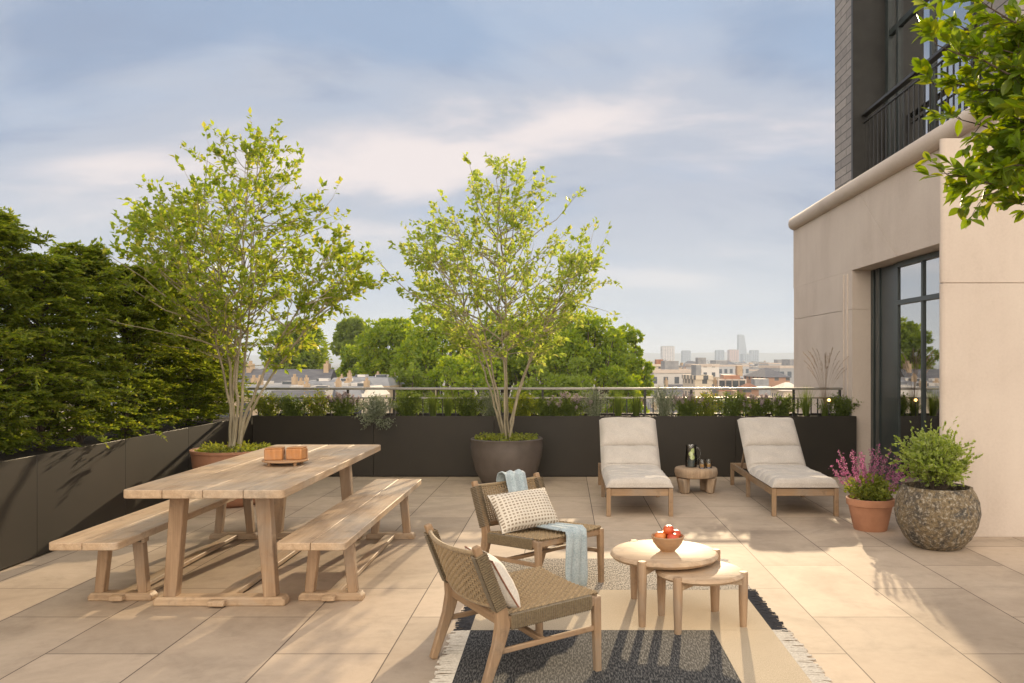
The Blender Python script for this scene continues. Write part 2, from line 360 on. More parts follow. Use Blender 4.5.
G_orange = leafmat('amber_bloom', [(0.50,0.27,0.03), (0.62,0.38,0.06)], 0.35, 0.7)
G_straw = leafmat('straw_grass', [(0.30,0.24,0.18), (0.40,0.32,0.24), (0.24,0.17,0.14)], 0.3, 0.7)
G_moss = leafmat('moss_cover', [(0.17,0.20,0.03), (0.26,0.27,0.05), (0.12,0.16,0.03)], 0.35, 0.6)

# ---------------------------------------------------------------- foliage helpers
rng = np.random.default_rng(7)
def unit(a): return a/np.maximum(np.linalg.norm(a, axis=-1, keepdims=True), 1e-9)
def leaves(P, D, L, W, fold=0.25, rg=None, up=0.6):
    """diamond leaves folded on the mid rib. P base points, D directions, L lengths, W widths -> verts, faces"""
    rg = rg or rng; n = len(P); D = unit(D)
    U = np.zeros((n,3)); U[:,2] = up; U += rg.normal(0, 0.6, (n,3))
    Sd = unit(np.cross(D, U)); Nn = np.cross(Sd, D)
    L = np.broadcast_to(L, n)[:,None]; W = np.broadcast_to(W, n)[:,None]
    mid = P+D*L*0.45
    v = np.stack([P, mid+Sd*W*0.5+Nn*W*fold, P+D*L-Nn*L*0.08, mid-Sd*W*0.5+Nn*W*fold], 1).reshape(-1,3)
    i = np.arange(n)[:,None]*4
    f = np.concatenate([i+np.array([[0,1,2]]), i+np.array([[0,2,3]])], 0)
    return v, f
def cards(P, D, L, W, rg=None, up=0.6):
    rg = rg or rng; n = len(P); D = unit(D)
    U = np.zeros((n,3)); U[:,2] = up; U += rg.normal(0, 0.6, (n,3))
    Sd = unit(np.cross(D, U)); L = np.broadcast_to(L, n)[:,None]; W = np.broadcast_to(W, n)[:,None]
    mid = P+D*L*0.5
    v = np.stack([P, mid+Sd*W*0.5, P+D*L, mid-Sd*W*0.5], 1).reshape(-1,3)
    i = np.arange(n)[:,None]*4
    return v, i+np.array([[0,1,2,3]])
def leafobj(name, v, f, m, parent, world=True):
    if world and parent is not None:
        off = Vector((0,0,0)); p = parent
        while p is not None: off += Vector(p.location); p = p.parent
        v = v-np.array(off)
    me = bpy.data.meshes.new(name); me.from_pydata(v.tolist(), [], f.tolist()); me.materials.append(m); me.update()
    o = bpy.data.objects.new(name, me); S.collection.objects.link(o); o.parent = parent
    return o
def nrm(v): return v/max(np.linalg.norm(v), 1e-9)

# ---------------------------------------------------------------- setting: ground, terrace, haze, hills
def struct(name, mb, m, smooth=None, bevel=0):
    return tag(obj(name, mb, m, None, smooth, bevel), kind='structure')
GZ = -25.0
M_ground = plain('city_ground', (0.05,0.055,0.035), (0.11,0.10,0.08), 0.02, 0.95, 6, 0)
struct('ground', MB().add([(-7000,-1500,GZ),(7000,-1500,GZ),(7000,7000,GZ),(-7000,7000,GZ)], [(0,1,2,3)]), M_ground)
fl = MB()
fl.box(-5.0, 9.0, -4.0, 11.6, -0.25, 0)
struct('terrace_floor', fl, M_tile)
M_wallu = plain('lower_building_stone', (0.30,0.25,0.20), (0.40,0.34,0.28), 0.6, 0.9, 5, 0)
struct('terrace_base', MB().box(-4.95, 8.95, -3.95, 11.55, GZ, -0.26), M_wallu)
# far hills
def hills(y0, h, seed, name, step=70):
    r = random.Random(seed); b = MB(); xs = list(range(-6500, 6501, step)); vs = []
    ph = [r.uniform(0, 6.28) for _ in range(6)]
    for x in xs:
        z = h*(0.62+0.22*math.sin(x/900+ph[0])+0.13*math.sin(x/310+ph[1])+0.05*math.sin(x/90+ph[2])) + r.uniform(-1.5, 1.5)
        vs += [(x, y0-500, GZ-0.5), (x, y0-120, z*0.6+GZ*0.4), (x, y0, z), (x, y0+400, GZ-0.5)]
    fs = [(i*4+k, (i+1)*4+k, (i+1)*4+k+1, i*4+k+1) for i in range(len(xs)-1) for k in range(3)]
    struct(name, b.add(vs, fs), M_hill, 60)
M_hill = plain('wooded_hill', (0.05,0.07,0.05), (0.10,0.11,0.09), 0.004, 0.95, 8, 0)
hills(5600, 58, 3, 'hills')

# ---------------------------------------------------------------- stone building on the right
bld = thing('stone_building', 'pale stone building with a tall glazed door, rolled cornice and grey brick upper storey', 'building', (3.17, 6.95, 0))
ZI, ZO, ZT = 2.64, 3.36, 3.58
XO, XI = 3.17, 3.69
YNO, YNI, YFO, YFI = 6.95, 7.75, 11.45, 10.6
m = MB()      # near pier, split at the 2.14 m joint
for z0, z1 in ((0.0, 2.137), (2.143, ZO)):
    m.prism([(XO+0.035*(1-math.sin(q)),YNO+0.035*(1-math.cos(q))) for q in (-math.pi/2+math.pi*1.25*0, 0)][:0]+[(XO+0.04,YNO),(9.0,YNO),(9.0,YNI),(XI,YNI),(XO+0.01,YNO+0.055),(XO,YNO+0.035),(XO+0.004,YNO+0.018),(XO+0.018,YNO+0.004)], z0, z1)
m.prism([(XO+0.02,YNO+0.012),(9.0,YNO+0.012),(9.0,YNI-0.03),(XI+0.02,YNI-0.03)], 2.1, 2.2)
obj('pier', m, M_stone, bld, 50, 0.004)
YE = 13.33     # far end of the facade, which lies in the plane X = XI
m = MB()
for z0, z1 in ((0.0, 2.137), (2.143, ZI)): m.prism([(XI,YFI),(3.93,YFI),(4.4,YFI+0.5),(4.4,YE),(XI+0.03,YE),(XI,YE-0.03)], z0, z1)
m.prism([(XI+0.012,YFI+0.012),(3.92,YFI+0.012),(4.35,YFI+0.5),(4.35,YE-0.02),(XI+0.04,YE-0.02)], 2.1, 2.2)
obj('pier', m, M_stone, bld, 25, 0)
m = MB()
for k in range(2): m.box(XI-0.014, XI+0.01, YFI+0.16+0.14*k, YFI+0.21+0.14*k, 0.0, ZI-0.03)
obj('jamb_moulding', m, M_stone, bld, 30, 0.006)
m = MB()      # upright lintel in two stones with a slanting joint
def lint(yt0, yb0, yt1, yb1):
    m.add([(XI,yt0,ZT),(XI,yb0,ZI),(4.4,yb0,ZI),(4.4,yt0,ZT),(XI,yt1,ZT),(XI,yb1,ZI),(4.4,yb1,ZI),(4.4,yt1,ZT)],
          [(0,1,2,3),(7,6,5,4),(0,4,5,1),(1,5,6,2),(3,2,6,7),(0,3,7,4)])
lint(YNI+0.002, YNI+0.002, 10.35, 9.168); lint(10.357, 9.175, YE, YE)
m.box(XI, 4.4, 7.05, YNI, ZO+0.003, ZT)
obj('lintel', m, M_stone, bld, 30, 0.003)
m = MB().tube([(XI+0.6,YE+0.0,3.67),(XI+0.06,YE-0.0,3.67),(XI-0.0,YE-0.06,3.67),(XI-0.02,YE-0.14,3.67),(XI-0.02,7.14,3.67),(XI+0.0,7.06,3.67),(XI+0.08,7.0,3.67),(9.0,7.0,3.67)], 0.10, 20)
obj('cornice', m, M_stone, bld, 60)
obj('balcony_floor', MB().box(XI+0.04, 9.0, 7.05, YE-0.04, ZT+0.004, 3.755), M_stone, bld, 30)
obj('rear_wall', MB().box(4.7, 9.0, YE+0.01, YE+0.6, GZ+0.3, 7.6), M_stone, bld, 30)
# room behind the door
M_room = plain('room_plaster', (0.30,0.27,0.22), (0.36,0.32,0.26), 1, 0.9, 2, 0)
m = MB().box(7.5, 7.6, 7.76, 11.9, 0, 2.63).box(4.1, 7.5, 11.5, 11.6, 0, 2.63)
obj('room_wall', m, M_room, bld, 30)
# door
door = tag(thing('glazed_door', None, None)); door.parent = bld; door.location = (0,0,0)
m = MB()
m.box(3.925, 4.02, 10.50, 10.597, 0.0, ZI-0.004).box(3.95, 4.02, 10.42, 10.50, 0.0, ZI-0.006).box(3.922, 4.0, 10.30, 10.42, 0.0, ZI-0.006)
m.box(3.94, 4.0, 9.84, 10.30, 0.0, ZI-0.01).box(3.915, 4.0, 9.71, 9.84, 0.0, ZI-0.008)
m.box(3.90, 3.99, 7.76, 9.71, 2.575, ZI-0.005).box(3.90, 3.99, 7.76, 9.71, 0.0, 0.05)
obj('door_frame', m, M_frame, door, 30, 0.004)
m = MB()
for y in (9.05, 8.40): m.box(3.912, 3.962, y-0.022, y+0.022, 0.05, 2.575)
m.box(3.902, 3.972, 7.76, 9.709, 2.135, 2.19)
obj('glazing_bar', m, M_frame, door, 30, 0.004)
M_gl = glassmat('door_glass', (0.75,0.82,0.78), 0.62)
for ya, yb in ((9.072,9.71), (8.422,9.028), (7.78,8.378)):
    for za, zb in ((0.05,2.135), (2.19,2.575)):
        obj('glass_pane', MB().box(3.934, 3.940, ya, yb, za, zb), M_gl, door, 30)
M_curt = plain('sage_curtain', (0.40,0.46,0.36), (0.52,0.58,0.48), 2, 0.9, 2, 0)
def curtain(x, y0, y1, z0, z1, parent):
    n = 60
    v = [];
    for i in range(n+1):
        y = y0+(y1-y0)*i/n; xx = x+0.035*math.sin(i*1.15)+0.012*math.sin(i*2.7)
        v += [(xx,y,z0),(xx,y,z1)]
    obj('curtain', MB().add(v, [(2*i,2*i+1,2*i+3,2*i+2) for i in range(n)]), M_curt, parent, 60)
curtain(4.2, 9.1, 9.7, 0.02, 2.55, door)
# lamps in the room that show through the glass
def emis(name, c, s):
    m, t, b = mat(name); b.inputs['Emission Color'].default_value = (*c, 1); b.inputs['Emission Strength'].default_value = s; b.inputs['Base Color'].default_value = (*c, 1)
    return m
M_lamp = emis('warm_lamp', (1.0,0.62,0.22), 14)
# upper storey
for ya, yb in ((11.17,11.92),(7.20,7.7)): obj('brick_wall', MB().box(3.9, 4.8, ya, yb, 3.756, 8.2), M_brick, bld, 30)
for q in ((3.885,3.90,11.14,11.20),(3.90,4.34,11.14,11.166),(3.9,4.34,7.703,7.73)): obj('upper_trim', MB().box(*q, 3.756, 8.2), M_iron, bld, 30)
uw = thing('upper_window', None, None); uw.parent = bld; uw.location = (0,0,0)
m = MB().box(4.32, 4.42, 11.03, 11.137, 3.756, 8.2).box(4.32, 4.42, 7.735, 7.8, 3.756, 8.2)
for y in (10.76, 9.77, 8.78): m.box(4.33, 4.41, y-0.033, y+0.033, 3.76, 8.2)
m.box(4.334, 4.404, 7.80, 11.03, 5.82, 5.90).box(4.334, 4.404, 7.80, 11.03, 7.60, 7.66)
obj('window_frame', m, M_frame, uw, 30, 0.004)
for ya, yb in ((10.793,11.03),(9.803,10.727),(8.813,9.737),(7.8,8.747)):
    for za, zb in ((3.76,5.82),(5.90,7.60)):
        obj('glass_pane', MB().box(4.365, 4.371, ya, yb, za, zb), M_gl, uw, 30)
curtain(4.6, 9.9, 11.0, 3.76, 8.1, uw); curtain(4.6, 8.0, 8.9, 3.76, 8.1, uw)
obj('upper_room_wall', MB().box(7.2, 7.3, 7.1, 12.8, 3.77, 8.2).box(4.82, 7.2, 12.0, 12.1, 3.77, 8.2).box(3.9, 7.3, 7.2, 12.1, 8.21, 8.4), M_room, bld, 30)
gr = thing('balcony_guard', None, None); gr.parent = bld; gr.location = (0,0,0)
obj('top_rail', MB().box(4.0, 4.08, 7.73, 11.135, 4.775, 4.812).box(4.025, 4.055, 7.73, 11.135, 4.68, 4.697), M_iron, gr, 30, 0.004)
for i in range(24):
    y = 11.06-i*0.138
    obj('baluster', MB().box(4.032, 4.048, y-0.008, y+0.008, 3.757, 4.68), M_iron, gr, 30)

# ---------------------------------------------------------------- trough planters
def trough(name, label, x0, x1, y0, y1, z1, panels, face):
    t = thing(name, label, 'planter', ((x0+x1)/2, (y0+y1)/2, 0))
    obj('soil', MB().box(x0+0.03, x1-0.03, y0+0.03, y1-0.03, 0.0, z1-0.05), M_soil, t, 30)
    for a, b in panels:
        m = MB()
        if face == 'y': m.box(a+0.002, b-0.002, y0, y0+0.02, 0.012, z1)
        else: m.box(x1-0.02, x1, a+0.002, b-0.002, 0.012, z1)
        obj('panel', m, M_bronze, t, 30, 0.002)
    m = MB()
    if face == 'y': m.box(x0, x1, y1-0.02, y1, 0, z1).box(x1-0.022, x1-0.002, y0+0.021, y1-0.021, 0, z1-0.002)
    else: m.box(x0, x0+0.02, y0, y1, 0, z1).box(x0+0.02, x1-0.021, y0, y0+0.02, 0, z1-0.002)
    obj('shell', m, M_bronze, t, 30)
    return t
trough('planter_trough', 'long dark bronze metal trough planter below the railing', -3.975, 3.71, 10.49, 11.05, 0.775,
       [(-3.975+1.537*i, -3.975+1.537*(i+1)) for i in range(5)], 'y')
trough('planter_trough', 'dark bronze metal trough planter under the conifer hedge', -4.95, -3.98, 1.2, 11.05, 0.775,
       [(1.22+1.25*i, 1.22+1.25*(i+1)) for i in range(7)]+[(9.97, 11.05)], 'x')

# ---------------------------------------------------------------- railing behind the planter
rl = thing('metal_railing', 'dark metal railing with a pale top rail behind the trough planter', 'railing', (-0.2, 10.72, 0))
YR = 10.72; X0, X1 = -4.12, 3.60
obj('top_rail', MB().box(X0, X1, YR-0.03, YR+0.03, 1.10, 1.13), M_railtop, rl, 30, 0.006)
obj('lower_rail', MB().box(X0, X1, YR-0.012, YR+0.012, 0.985, 1.005), M_railtop, rl, 30, 0.002)
posts = []
xp = X1-0.03
while xp > X0:
    posts += [xp, xp-0.6]; xp -= 1.93
for x in posts:
    if x > X0: obj('post', MB().box(x-0.014, x+0.014, YR-0.014, YR+0.014, 0.6, 1.099), M_iron, rl, 30)
nb = 0; x = X0+0.05
while x < X1 and nb < 97:
    if all(abs(x-p) > 0.035 for p in posts):
        obj('baluster', MB().box(x-0.007, x+0.007, YR-0.007, YR+0.007, 0.6, 0.984), M_iron, rl, 30)
    nb += 1; x += 0.0855

# ---------------------------------------------------------------- dining table, benches, tray
def slab(x0, x1, y0, y1, z0, z1, planks, r=0.03):
    """plank top: planks side by side with fine gaps, rounded outer corners"""
    m = MB(); wd = (x1-x0)/planks
    for i in range(planks):
        a = x0+i*wd+(0.0 if i == 0 else 0.0012); b = x0+(i+1)*wd-(0.0 if i == planks-1 else 0.0012)
        pl = []
        rl_ = r if i == 0 else 0.0; rr = r if i == planks-1 else 0.0
        def corner(cx, cy, rad, a0):
            if rad == 0: return [(cx, cy)]
            return [(cx+rad*math.cos(a0+math.pi/2*k/4), cy+rad*math.sin(a0+math.pi/2*k/4)) for k in range(5)]
        pl += corner(a+rl_, y0+rl_, rl_, math.pi); pl += corner(b-rr, y0+rr, rr, 1.5*math.pi)
        pl += corner(b-rr, y1-rr, rr, 0); pl += corner(a+rl_, y1-rl_, rl_, 0.5*math.pi)
        m.prism(pl, z0, z1)
    return m
def trestle(parent, y, cx, hw, top_z, leg_w, leg_d, dx_top, dx_bot, foot_h, foot_d):
    f = MB()
    pl = [(cx-hw+0.02, foot_h), (cx-hw, foot_h-0.02), (cx-hw, 0.0), (cx+hw, 0.0), (cx+hw, foot_h-0.02), (cx+hw-0.02, foot_h)]
    n = len(pl)
    f.add([(p[0], y-foot_d/2, p[1]) for p in pl]+[(p[0], y+foot_d/2, p[1]) for p in pl],
          [tuple(range(n)), tuple(range(2*n-1, n-1, -1))]+[((i+1)%n, i, n+i, n+(i+1)%n) for i in range(n)])
    obj('foot', f, M_teak_x, parent, 30, 0.008)
    obj('cross_rail', MB().box(cx-dx_top-0.05, cx+dx_top+0.05, y-0.03, y+0.03, top_z-0.045, top_z-0.001), M_teak_x, parent, 30, 0.004)
    for s in (-1, 1):
        obj('leg', MB().bar((cx+s*dx_bot, y, foot_h-0.004), (cx+s*dx_top, y, top_z-0.003), leg_w*0.93, leg_d, leg_w*1.08, leg_d), M_teak_z, parent, 30, 0.006)
ty0, ty1 = 4.72, 7.24
tb = thing('dining_table', 'long pale teak trestle dining table with a plank top', 'table', (-2.075, 5.98, 0))
obj('tabletop', slab(-2.54, -1.61, ty0, ty1, 0.70, 0.75, 4, 0.035), M_teak_y, tb, 30, 0.006, seg=3)
for y in (5.05, 6.90): trestle(tb, y, -2.10, 0.40, 0.70, 0.085, 0.075, 0.255, 0.305, 0.055, 0.10)
obj('stretcher', MB().box(-2.15, -2.05, 4.95, 7.0, 0.012, 0.045), M_teak_y, tb, 30, 0.005)
def bench(cx, label):
    t = thing('bench', label, 'bench', (cx, 5.98, 0), 0, 'teak trestle benches along the dining table')
    obj('seat', slab(cx-0.2, cx+0.2, ty0-0.01, ty1, 0.405, 0.45, 2, 0.03), M_teak_y, t, 30, 0.006, seg=3)
    for y in (5.15, 6.90): trestle(t, y, cx, 0.20, 0.405, 0.062, 0.06, 0.10, 0.135, 0.05, 0.085)
    obj('stretcher', MB().box(cx-0.04, cx+0.04, 5.06, 7.0, 0.012, 0.042), M_teak_y, t, 30, 0.005)
bench(-2.76, 'pale teak bench between the dining table and the hedge planter')
bench(-1.455, 'pale teak bench on the open side of the table, nearest the woven chairs')
tx, tyy = -1.985, 5.86
tr = thing('serving_tray', 'low footed wooden tray on the dining table', 'tray', (tx, tyy, 0.75))
m = MB().lathe([(0.0,0.025),(0.15,0.025),(0.16,0.03),(0.16,0.038),(0.0,0.038)], tx, tyy, 0.75, 36)
obj('plate', m, M_bowl, tr, 30, 0.002)
for s, u in ((-1,-1),(1,-1),(1,1),(-1,1)):
    obj('foot', MB().lathe([(0.012,0.0),(0.014,0.0255)], tx+s*0.09, tyy+u*0.07, 0.75, 10), M_bowl, tr, 30)
def sqbox(cx, cy, hw, rz, label):
    t = thing('wooden_box', label, 'box', (cx, cy, 0.788), rz)
    b = MB(); b.box(-hw, hw, -hw, hw, 0, 0.078); obj('body', b, M_orange, t, 30, 0.009, world=False, seg=3)
    b = MB(); b.box(-hw+0.004, hw-0.004, -hw+0.004, hw-0.004, 0.0785, 0.086); obj('lid', b, M_orange, t, 30, 0.003, world=False)
sqbox(tx-0.072, tyy-0.01, 0.062, 0.12, 'square orange wood box, left of the two on the tray')
sqbox(tx+0.074, tyy+0.02, 0.058, -0.1, 'square orange wood box, right of the two on the tray')

# ---------------------------------------------------------------- woven lounge chairs
def rope_panel(P, nu, nv, r, amp, seg=26, skip=None):
    """two sets of cords woven over and under on the surface P(u, v) -> (point, normal)"""
    m = MB()
    for i in range(nu):
        u = (i+0.5)/nu; pts = []
        for k in range(seg+1):
            v = k/seg; p, n = P(u, v)
            pts.append(p+n*(amp*math.cos(math.pi*(v*nv-0.5)+math.pi*(i % 2))))
        m.tube(pts, r, 4, False)
    for j in range(nv):
        v = (j+0.5)/nv; pts = []
        for k in range(seg+1):
            u = k/seg; p, n = P(u, v)
            pts.append(p-n*(amp*math.cos(math.pi*(u*nu-0.5)+math.pi*(j % 2))))
        m.tube(pts, r, 4, False)
    return m
def lounge_chair(label):
    t = thing('woven_chair', label, 'chair', (0,0,0), 0, 'low teak lounge chairs with woven cord seats')
    W = 0.285
    for s in (-1, 1):
        y = s*W
        obj('front_leg', MB().bar((0.295, y, 0), (0.285, y, 0.366), 0.034, 0.034, 0.042, 0.040), M_chair_z, t, 30, 0.008, world=False, seg=3)
        # boomerang rear leg and back post, one sawn piece
        cl = [(-0.315,0.0,0.036), (-0.275,0.11,0.044), (-0.235,0.22,0.056), (-0.212,0.31,0.072), (-0.225,0.38,0.056), (-0.265,0.48,0.044), (-0.312,0.59,0.040), (-0.345,0.675,0.034)]
        vs = []
        for i, (x, z, ww) in enumerate(cl):
            a = cl[max(i-1,0)]; b = cl[min(i+1,len(cl)-1)]; d = Vector((b[0]-a[0], 0, b[1]-a[1])).normalized(); n = Vector((d.z, 0, -d.x))
            th = 0.018
            for q, e in ((-1,-1),(1,-1),(1,1),(-1,1)): vs.append((x+n.x*q*ww/2, y+e*th, z+n.z*q*ww/2))
        nn = len(cl)
        fs = [(0,1,2,3)[::-1], tuple(4*(nn-1)+k for k in range(4))]
        fs += [(i*4+k, i*4+(k+1)%4, (i+1)*4+(k+1)%4, (i+1)*4+k) for i in range(nn-1) for k in range(4)]
        obj('rear_leg', MB().add(vs, fs), M_chair_z, t, 60, 0.007, world=False, seg=3)
        obj('side_rail', MB().bar((-0.205, y, 0.318), (0.275, y, 0.345), 0.03, 0.05, side=(0,1,0)), M_chair_x, t, 30, 0.006, world=False)
        obj('side_stretcher', MB().bar((-0.245, y, 0.19), (0.285, y, 0.215), 0.018, 0.026, side=(0,1,0)), M_chair_x, t, 30, 0.005, world=False)
        # cord wound round the side rail and round the back post
        wm = MB()
        for k in range(44):
            x = -0.175+k*0.0098; z = 0.318+(x+0.205)*0.056
            pts = [(x, y+0.021*a, z+0.031*b_) for a, b_ in ((-1,-1),(1,-1),(1,1),(-1,1),(-1,-1))]
            wm.tube(pts, 0.0052, 4, False)
        obj('rail_wrapping', wm, M_ropewrap, t, 60, world=False)
        wm = MB()
        for k in range(25):
            z = 0.390+k*0.0102; q = (z-0.38)/0.315; x = -0.225-0.127*q**0.95
            dxn = 0.93; pts = [(x+0.027*a*dxn, y+0.024*b_, z+0.027*a*0.36) for a, b_ in ((-1,-1),(1,-1),(1,1),(-1,1),(-1,-1))]
            wm.tube(pts, 0.0054, 4, False)
        obj('post_wrapping', wm, M_ropewrap, t, 60, world=False)
    obj('front_rail', MB().box(0.262, 0.292, -W, W, 0.322, 0.362), M_chair_y, t, 30, 0.006, world=False)
    obj('rear_rail', MB().box(-0.222, -0.19, -W, W, 0.296, 0.338), M_chair_y, t, 30, 0.006, world=False)
    obj('back_rail', MB().bar((-0.243, -W, 0.40), (-0.243, W, 0.40), 0.028, 0.028), M_chair_y, t, 30, 0.006, world=False)
    obj('cross_stretcher', MB().box(-0.02, 0.012, -W, W, 0.192, 0.216), M_chair_y, t, 30, 0.005, world=False)
    def seat(u, v):
        x = -0.215+u*0.515; y = -W+v*2*W
        sag = 0.028*(1-(2*v-1)**2)*(1-0.6*u)
        return Vector((x, y, 0.350+0.027*u-sag)), Vector((0,0,1))
    obj('woven_seat', rope_panel(seat, 27, 30, 0.0066, 0.0055, 60), M_rope, t, 60, world=False)
    def bk(u, v):
        z = 0.390+u*0.255; y = -W+v*2*W
        q = (z-0.38)/0.315; x = -0.225-0.127*q**0.95
        bow = 0.045*(1-(2*v-1)**2)
        return Vector((x-bow, y, z-0.012*(1-(2*v-1)**2))), Vector((0.93,0,0.36))
    m = rope_panel(bk, 20, 24, 0.0052, 0.0045, 48)
    m.tube([bk(0.99, v/20)[0] for v in range(21)], 0.011, 6).tube([bk(0.0, v/20)[0] for v in range(21)], 0.010, 6)
    obj('woven_back', m, M_rope, t, 60, world=False)
    return t
chA = lounge_chair('low woven cord chair seen from behind in the foreground, cream cushion in it')
chB = copy_tree(chA, (-0.168, 5.53, 0), R(-45), 'low woven cord chair behind the foreground one, with blue throw and patterned cushion')
chA.location = (-0.244, 4.05, 0); chA.rotation_euler = (0, 0, R(31))

def pillow_mesh(w_, h_, th, nu=26, nv=20):
    m = MB()
    def P(sgn):
        def f(u, v):
            a = 2*u-1; b = 2*v-1
            pin = 1-0.07*(1-abs(a)**1.5)*abs(b)**3; pin2 = 1-0.07*(1-abs(b)**1.5)*abs(a)**3
            t_ = (max(0, 1-abs(a)**3.2)*max(0, 1-abs(b)**3.2))**0.55
            wr = 0.05*math.sin(9*a+4*b)*math.sin(7*b-2)*t_
            return (a*w_/2*pin2, b*h_/2*pin, sgn*(th/2)*t_*(1+wr)+sgn*0.002)
        return f
    m.grid(P(1), nu, nv); m.grid(P(-1), nu, nv)
    return m
def set_in_chair(o, ch, M4):
    o.matrix_world = Matrix.Translation(ch.location) @ Euler(ch.rotation_euler).to_matrix().to_4x4() @ M4
def patmat():
    m, t, b = mat('tufted_fabric'); c = N(t, 'ShaderNodeTexCoord'); s = N(t, 'ShaderNodeSeparateXYZ'); t.links.new(c.outputs['Object'], s.inputs[0])
    fx = M_(t, 'FRACT', M_(t, 'DIVIDE', s.outputs[0], 0.026)); fy = M_(t, 'FRACT', M_(t, 'DIVIDE', s.outputs[1], 0.021))
    k = M_(t, 'MULTIPLY', M_(t, 'GREATER_THAN', fx, 0.42), M_(t, 'GREATER_THAN', fy, 0.5))
    n = noise(t, c.outputs['Object'], 150, 2)
    k2 = M_(t, 'MULTIPLY', k, M_(t, 'GREATER_THAN', n, 0.40))
    t.links.new(mixc(t, k2, (0.62,0.55,0.45), (0.25,0.19,0.13)), b.inputs['Base Color']); b.inputs['Roughness'].default_value = 0.9
    bump(t, b, M_(t, 'SUBTRACT', n, k2), 0.5, 0.003)
    return m
M_pat = patmat()
def orient(xa, ya, o):
    xa = Vector(xa).normalized(); ya = Vector(ya); ya = (ya-xa*ya.dot(xa)).normalized(); za = xa.cross(ya)
    m4 = Matrix((xa, ya, za)).transposed().to_4x4(); m4.translation = Vector(o); return m4
p1 = tag(obj('cushion', pillow_mesh(0.47, 0.29, 0.15), M_pat, None, 179), 'oblong cream cushion with brown tufted rows on the rear woven chair', 'cushion')
set_in_chair(p1, chB, orient((0.14,1,0.02), (-0.62,-0.0,0.78), (-0.09,-0.06,0.485)))
p2 = thing('cushion', 'square cream linen cushion with rust piping on the foreground chair', 'cushion')
pc = obj('cover', pillow_mesh(0.34, 0.28, 0.12), M_cream, p2, 179, world=False)
pts = []
for i in range(41):
    a = -1+2*i/40; pts.append((a*0.17, 0.14*(1-0.07*(1-abs(a)**1.5)), 0))
ring = pts + [(0.17*(1-0.07*(1-abs(1-2*i/40)**1.5)), 0.14*(1-2*i/40), 0) for i in range(1,41)]
ring = ring + [(-x, -y, 0) for x, y, z in ring]
obj('piping', MB().tube(ring, 0.0045, 5, False), M_piping, p2, 179, world=False)
set_in_chair(p2, chA, orient((0.06,1,0.0), (-0.50,0.03,0.85), (-0.155,-0.06,0.462)))

# pale blue throw: from the top of the back, behind the cushion, across the seat, hanging to the floor
path = [(-0.40,0.62),(-0.405,0.655),(-0.385,0.69),(-0.345,0.69),(-0.315,0.60),(-0.275,0.50),(-0.235,0.42),(-0.185,0.375),(-0.10,0.363),(0.02,0.372),(0.12,0.381),(0.22,0.390),(0.285,0.396),(0.318,0.385),(0.328,0.35),(0.332,0.27),(0.336,0.18),(0.342,0.10),(0.338,0.055)]
def throw():
    P = [Vector((x,0,z)) for x, z in path]; d = [0]
    for a, b in zip(P, P[1:]): d.append(d[-1]+(b-a).length)
    m = MB(); nu, nv = 90, 22; r = random.Random(5)
    def f(u, v):
        s_ = u*d[-1]; i = max(k for k in range(len(d)) if d[k] <= s_+1e-9); i = min(i, len(P)-2)
        q = (s_-d[i])/(d[i+1]-d[i]); p = P[i].lerp(P[i+1], q)
        tan = (P[i+1]-P[i]).normalized(); nn = Vector((-tan.z, 0, tan.x))
        if nn.z < 0 and i > 10: nn = -nn
        nn = Vector((tan.z, 0, -tan.x)) if False else Vector((-tan.z, 0, tan.x))
        c = 0.07+0.015*math.sin(u*5)-0.07*u; hw = 0.085+0.012*math.sin(u*7+1)
        fold = 0.012*math.sin(v*16+u*6)+0.006*math.sin(v*31+u*15)
        skew = 0.05*(v-0.5) if u > 0.7 else 0
        return p+nn*(0.008+fold*0.6+0.007)+Vector((0, c+(v-0.5)*2*hw, 0))+tan*(skew if u > 0.7 else 0)
    return m.grid(f, nu, nv)
th_ = obj('throw_blanket', throw(), M_blue, None, 179)
sm = th_.modifiers.new('solid', 'SOLIDIFY'); sm.thickness = 0.006
tag(th_, 'pale blue wool throw draped over the rear woven chair', 'blanket')
set_in_chair(th_, chB, Matrix.Identity(4))

# ---------------------------------------------------------------- nest of round coffee tables, bowl, fruit
def round_table(cx, cy, r, zt, th, legs, label, name='coffee_table'):
    t = thing(name, label, 'coffee table', (cx, cy, 0))
    prof = [(0.0, zt-th), (r-0.03, zt-th), (r-0.012, zt-th+0.006), (r, zt-th*0.5), (r-0.006, zt-0.008), (r-0.018, zt), (0.0, zt)]
    obj('tabletop', MB().lathe(prof, cx, cy, 0, 72), M_teak_x, t, 40)
    for a in legs:
        x, y = cx+(r-0.008)*math.cos(R(a)), cy+(r-0.008)*math.sin(R(a))
        m = MB().tube([(x, y, 0), (x, y, 0.02), (x, y, zt*0.5), (x, y, zt-0.008), (x, y, zt+0.002)], [0.018,0.020,0.025,0.027,0.022], 14)
        obj('leg', m, M_teak_z, t, 40)
        obj('batten', MB().bar((x, y, zt-th-0.016), (cx, cy, zt-th-0.016), 0.05, 0.03, side=(math.sin(R(a)), -math.cos(R(a)), 0)), M_teak_x, t, 30, 0.003)
    return t
round_table(0.585, 4.87, 0.318, 0.370, 0.042, (240, 120, 4), 'larger round teak coffee table holding the fruit bowl')
round_table(0.762, 4.67, 0.250, 0.312, 0.038, (232, -16, 60, 146), 'smaller round teak coffee table tucked half under the larger one')
bx, by, bz = 0.605, 4.86, 0.370
m = MB().lathe([(0.0,0.0),(0.042,0.0),(0.046,0.008),(0.062,0.022),(0.085,0.052),(0.098,0.088),(0.094,0.092),(0.089,0.086),(0.076,0.054),(0.05,0.028),(0.0,0.022)], bx, by, bz, 40)
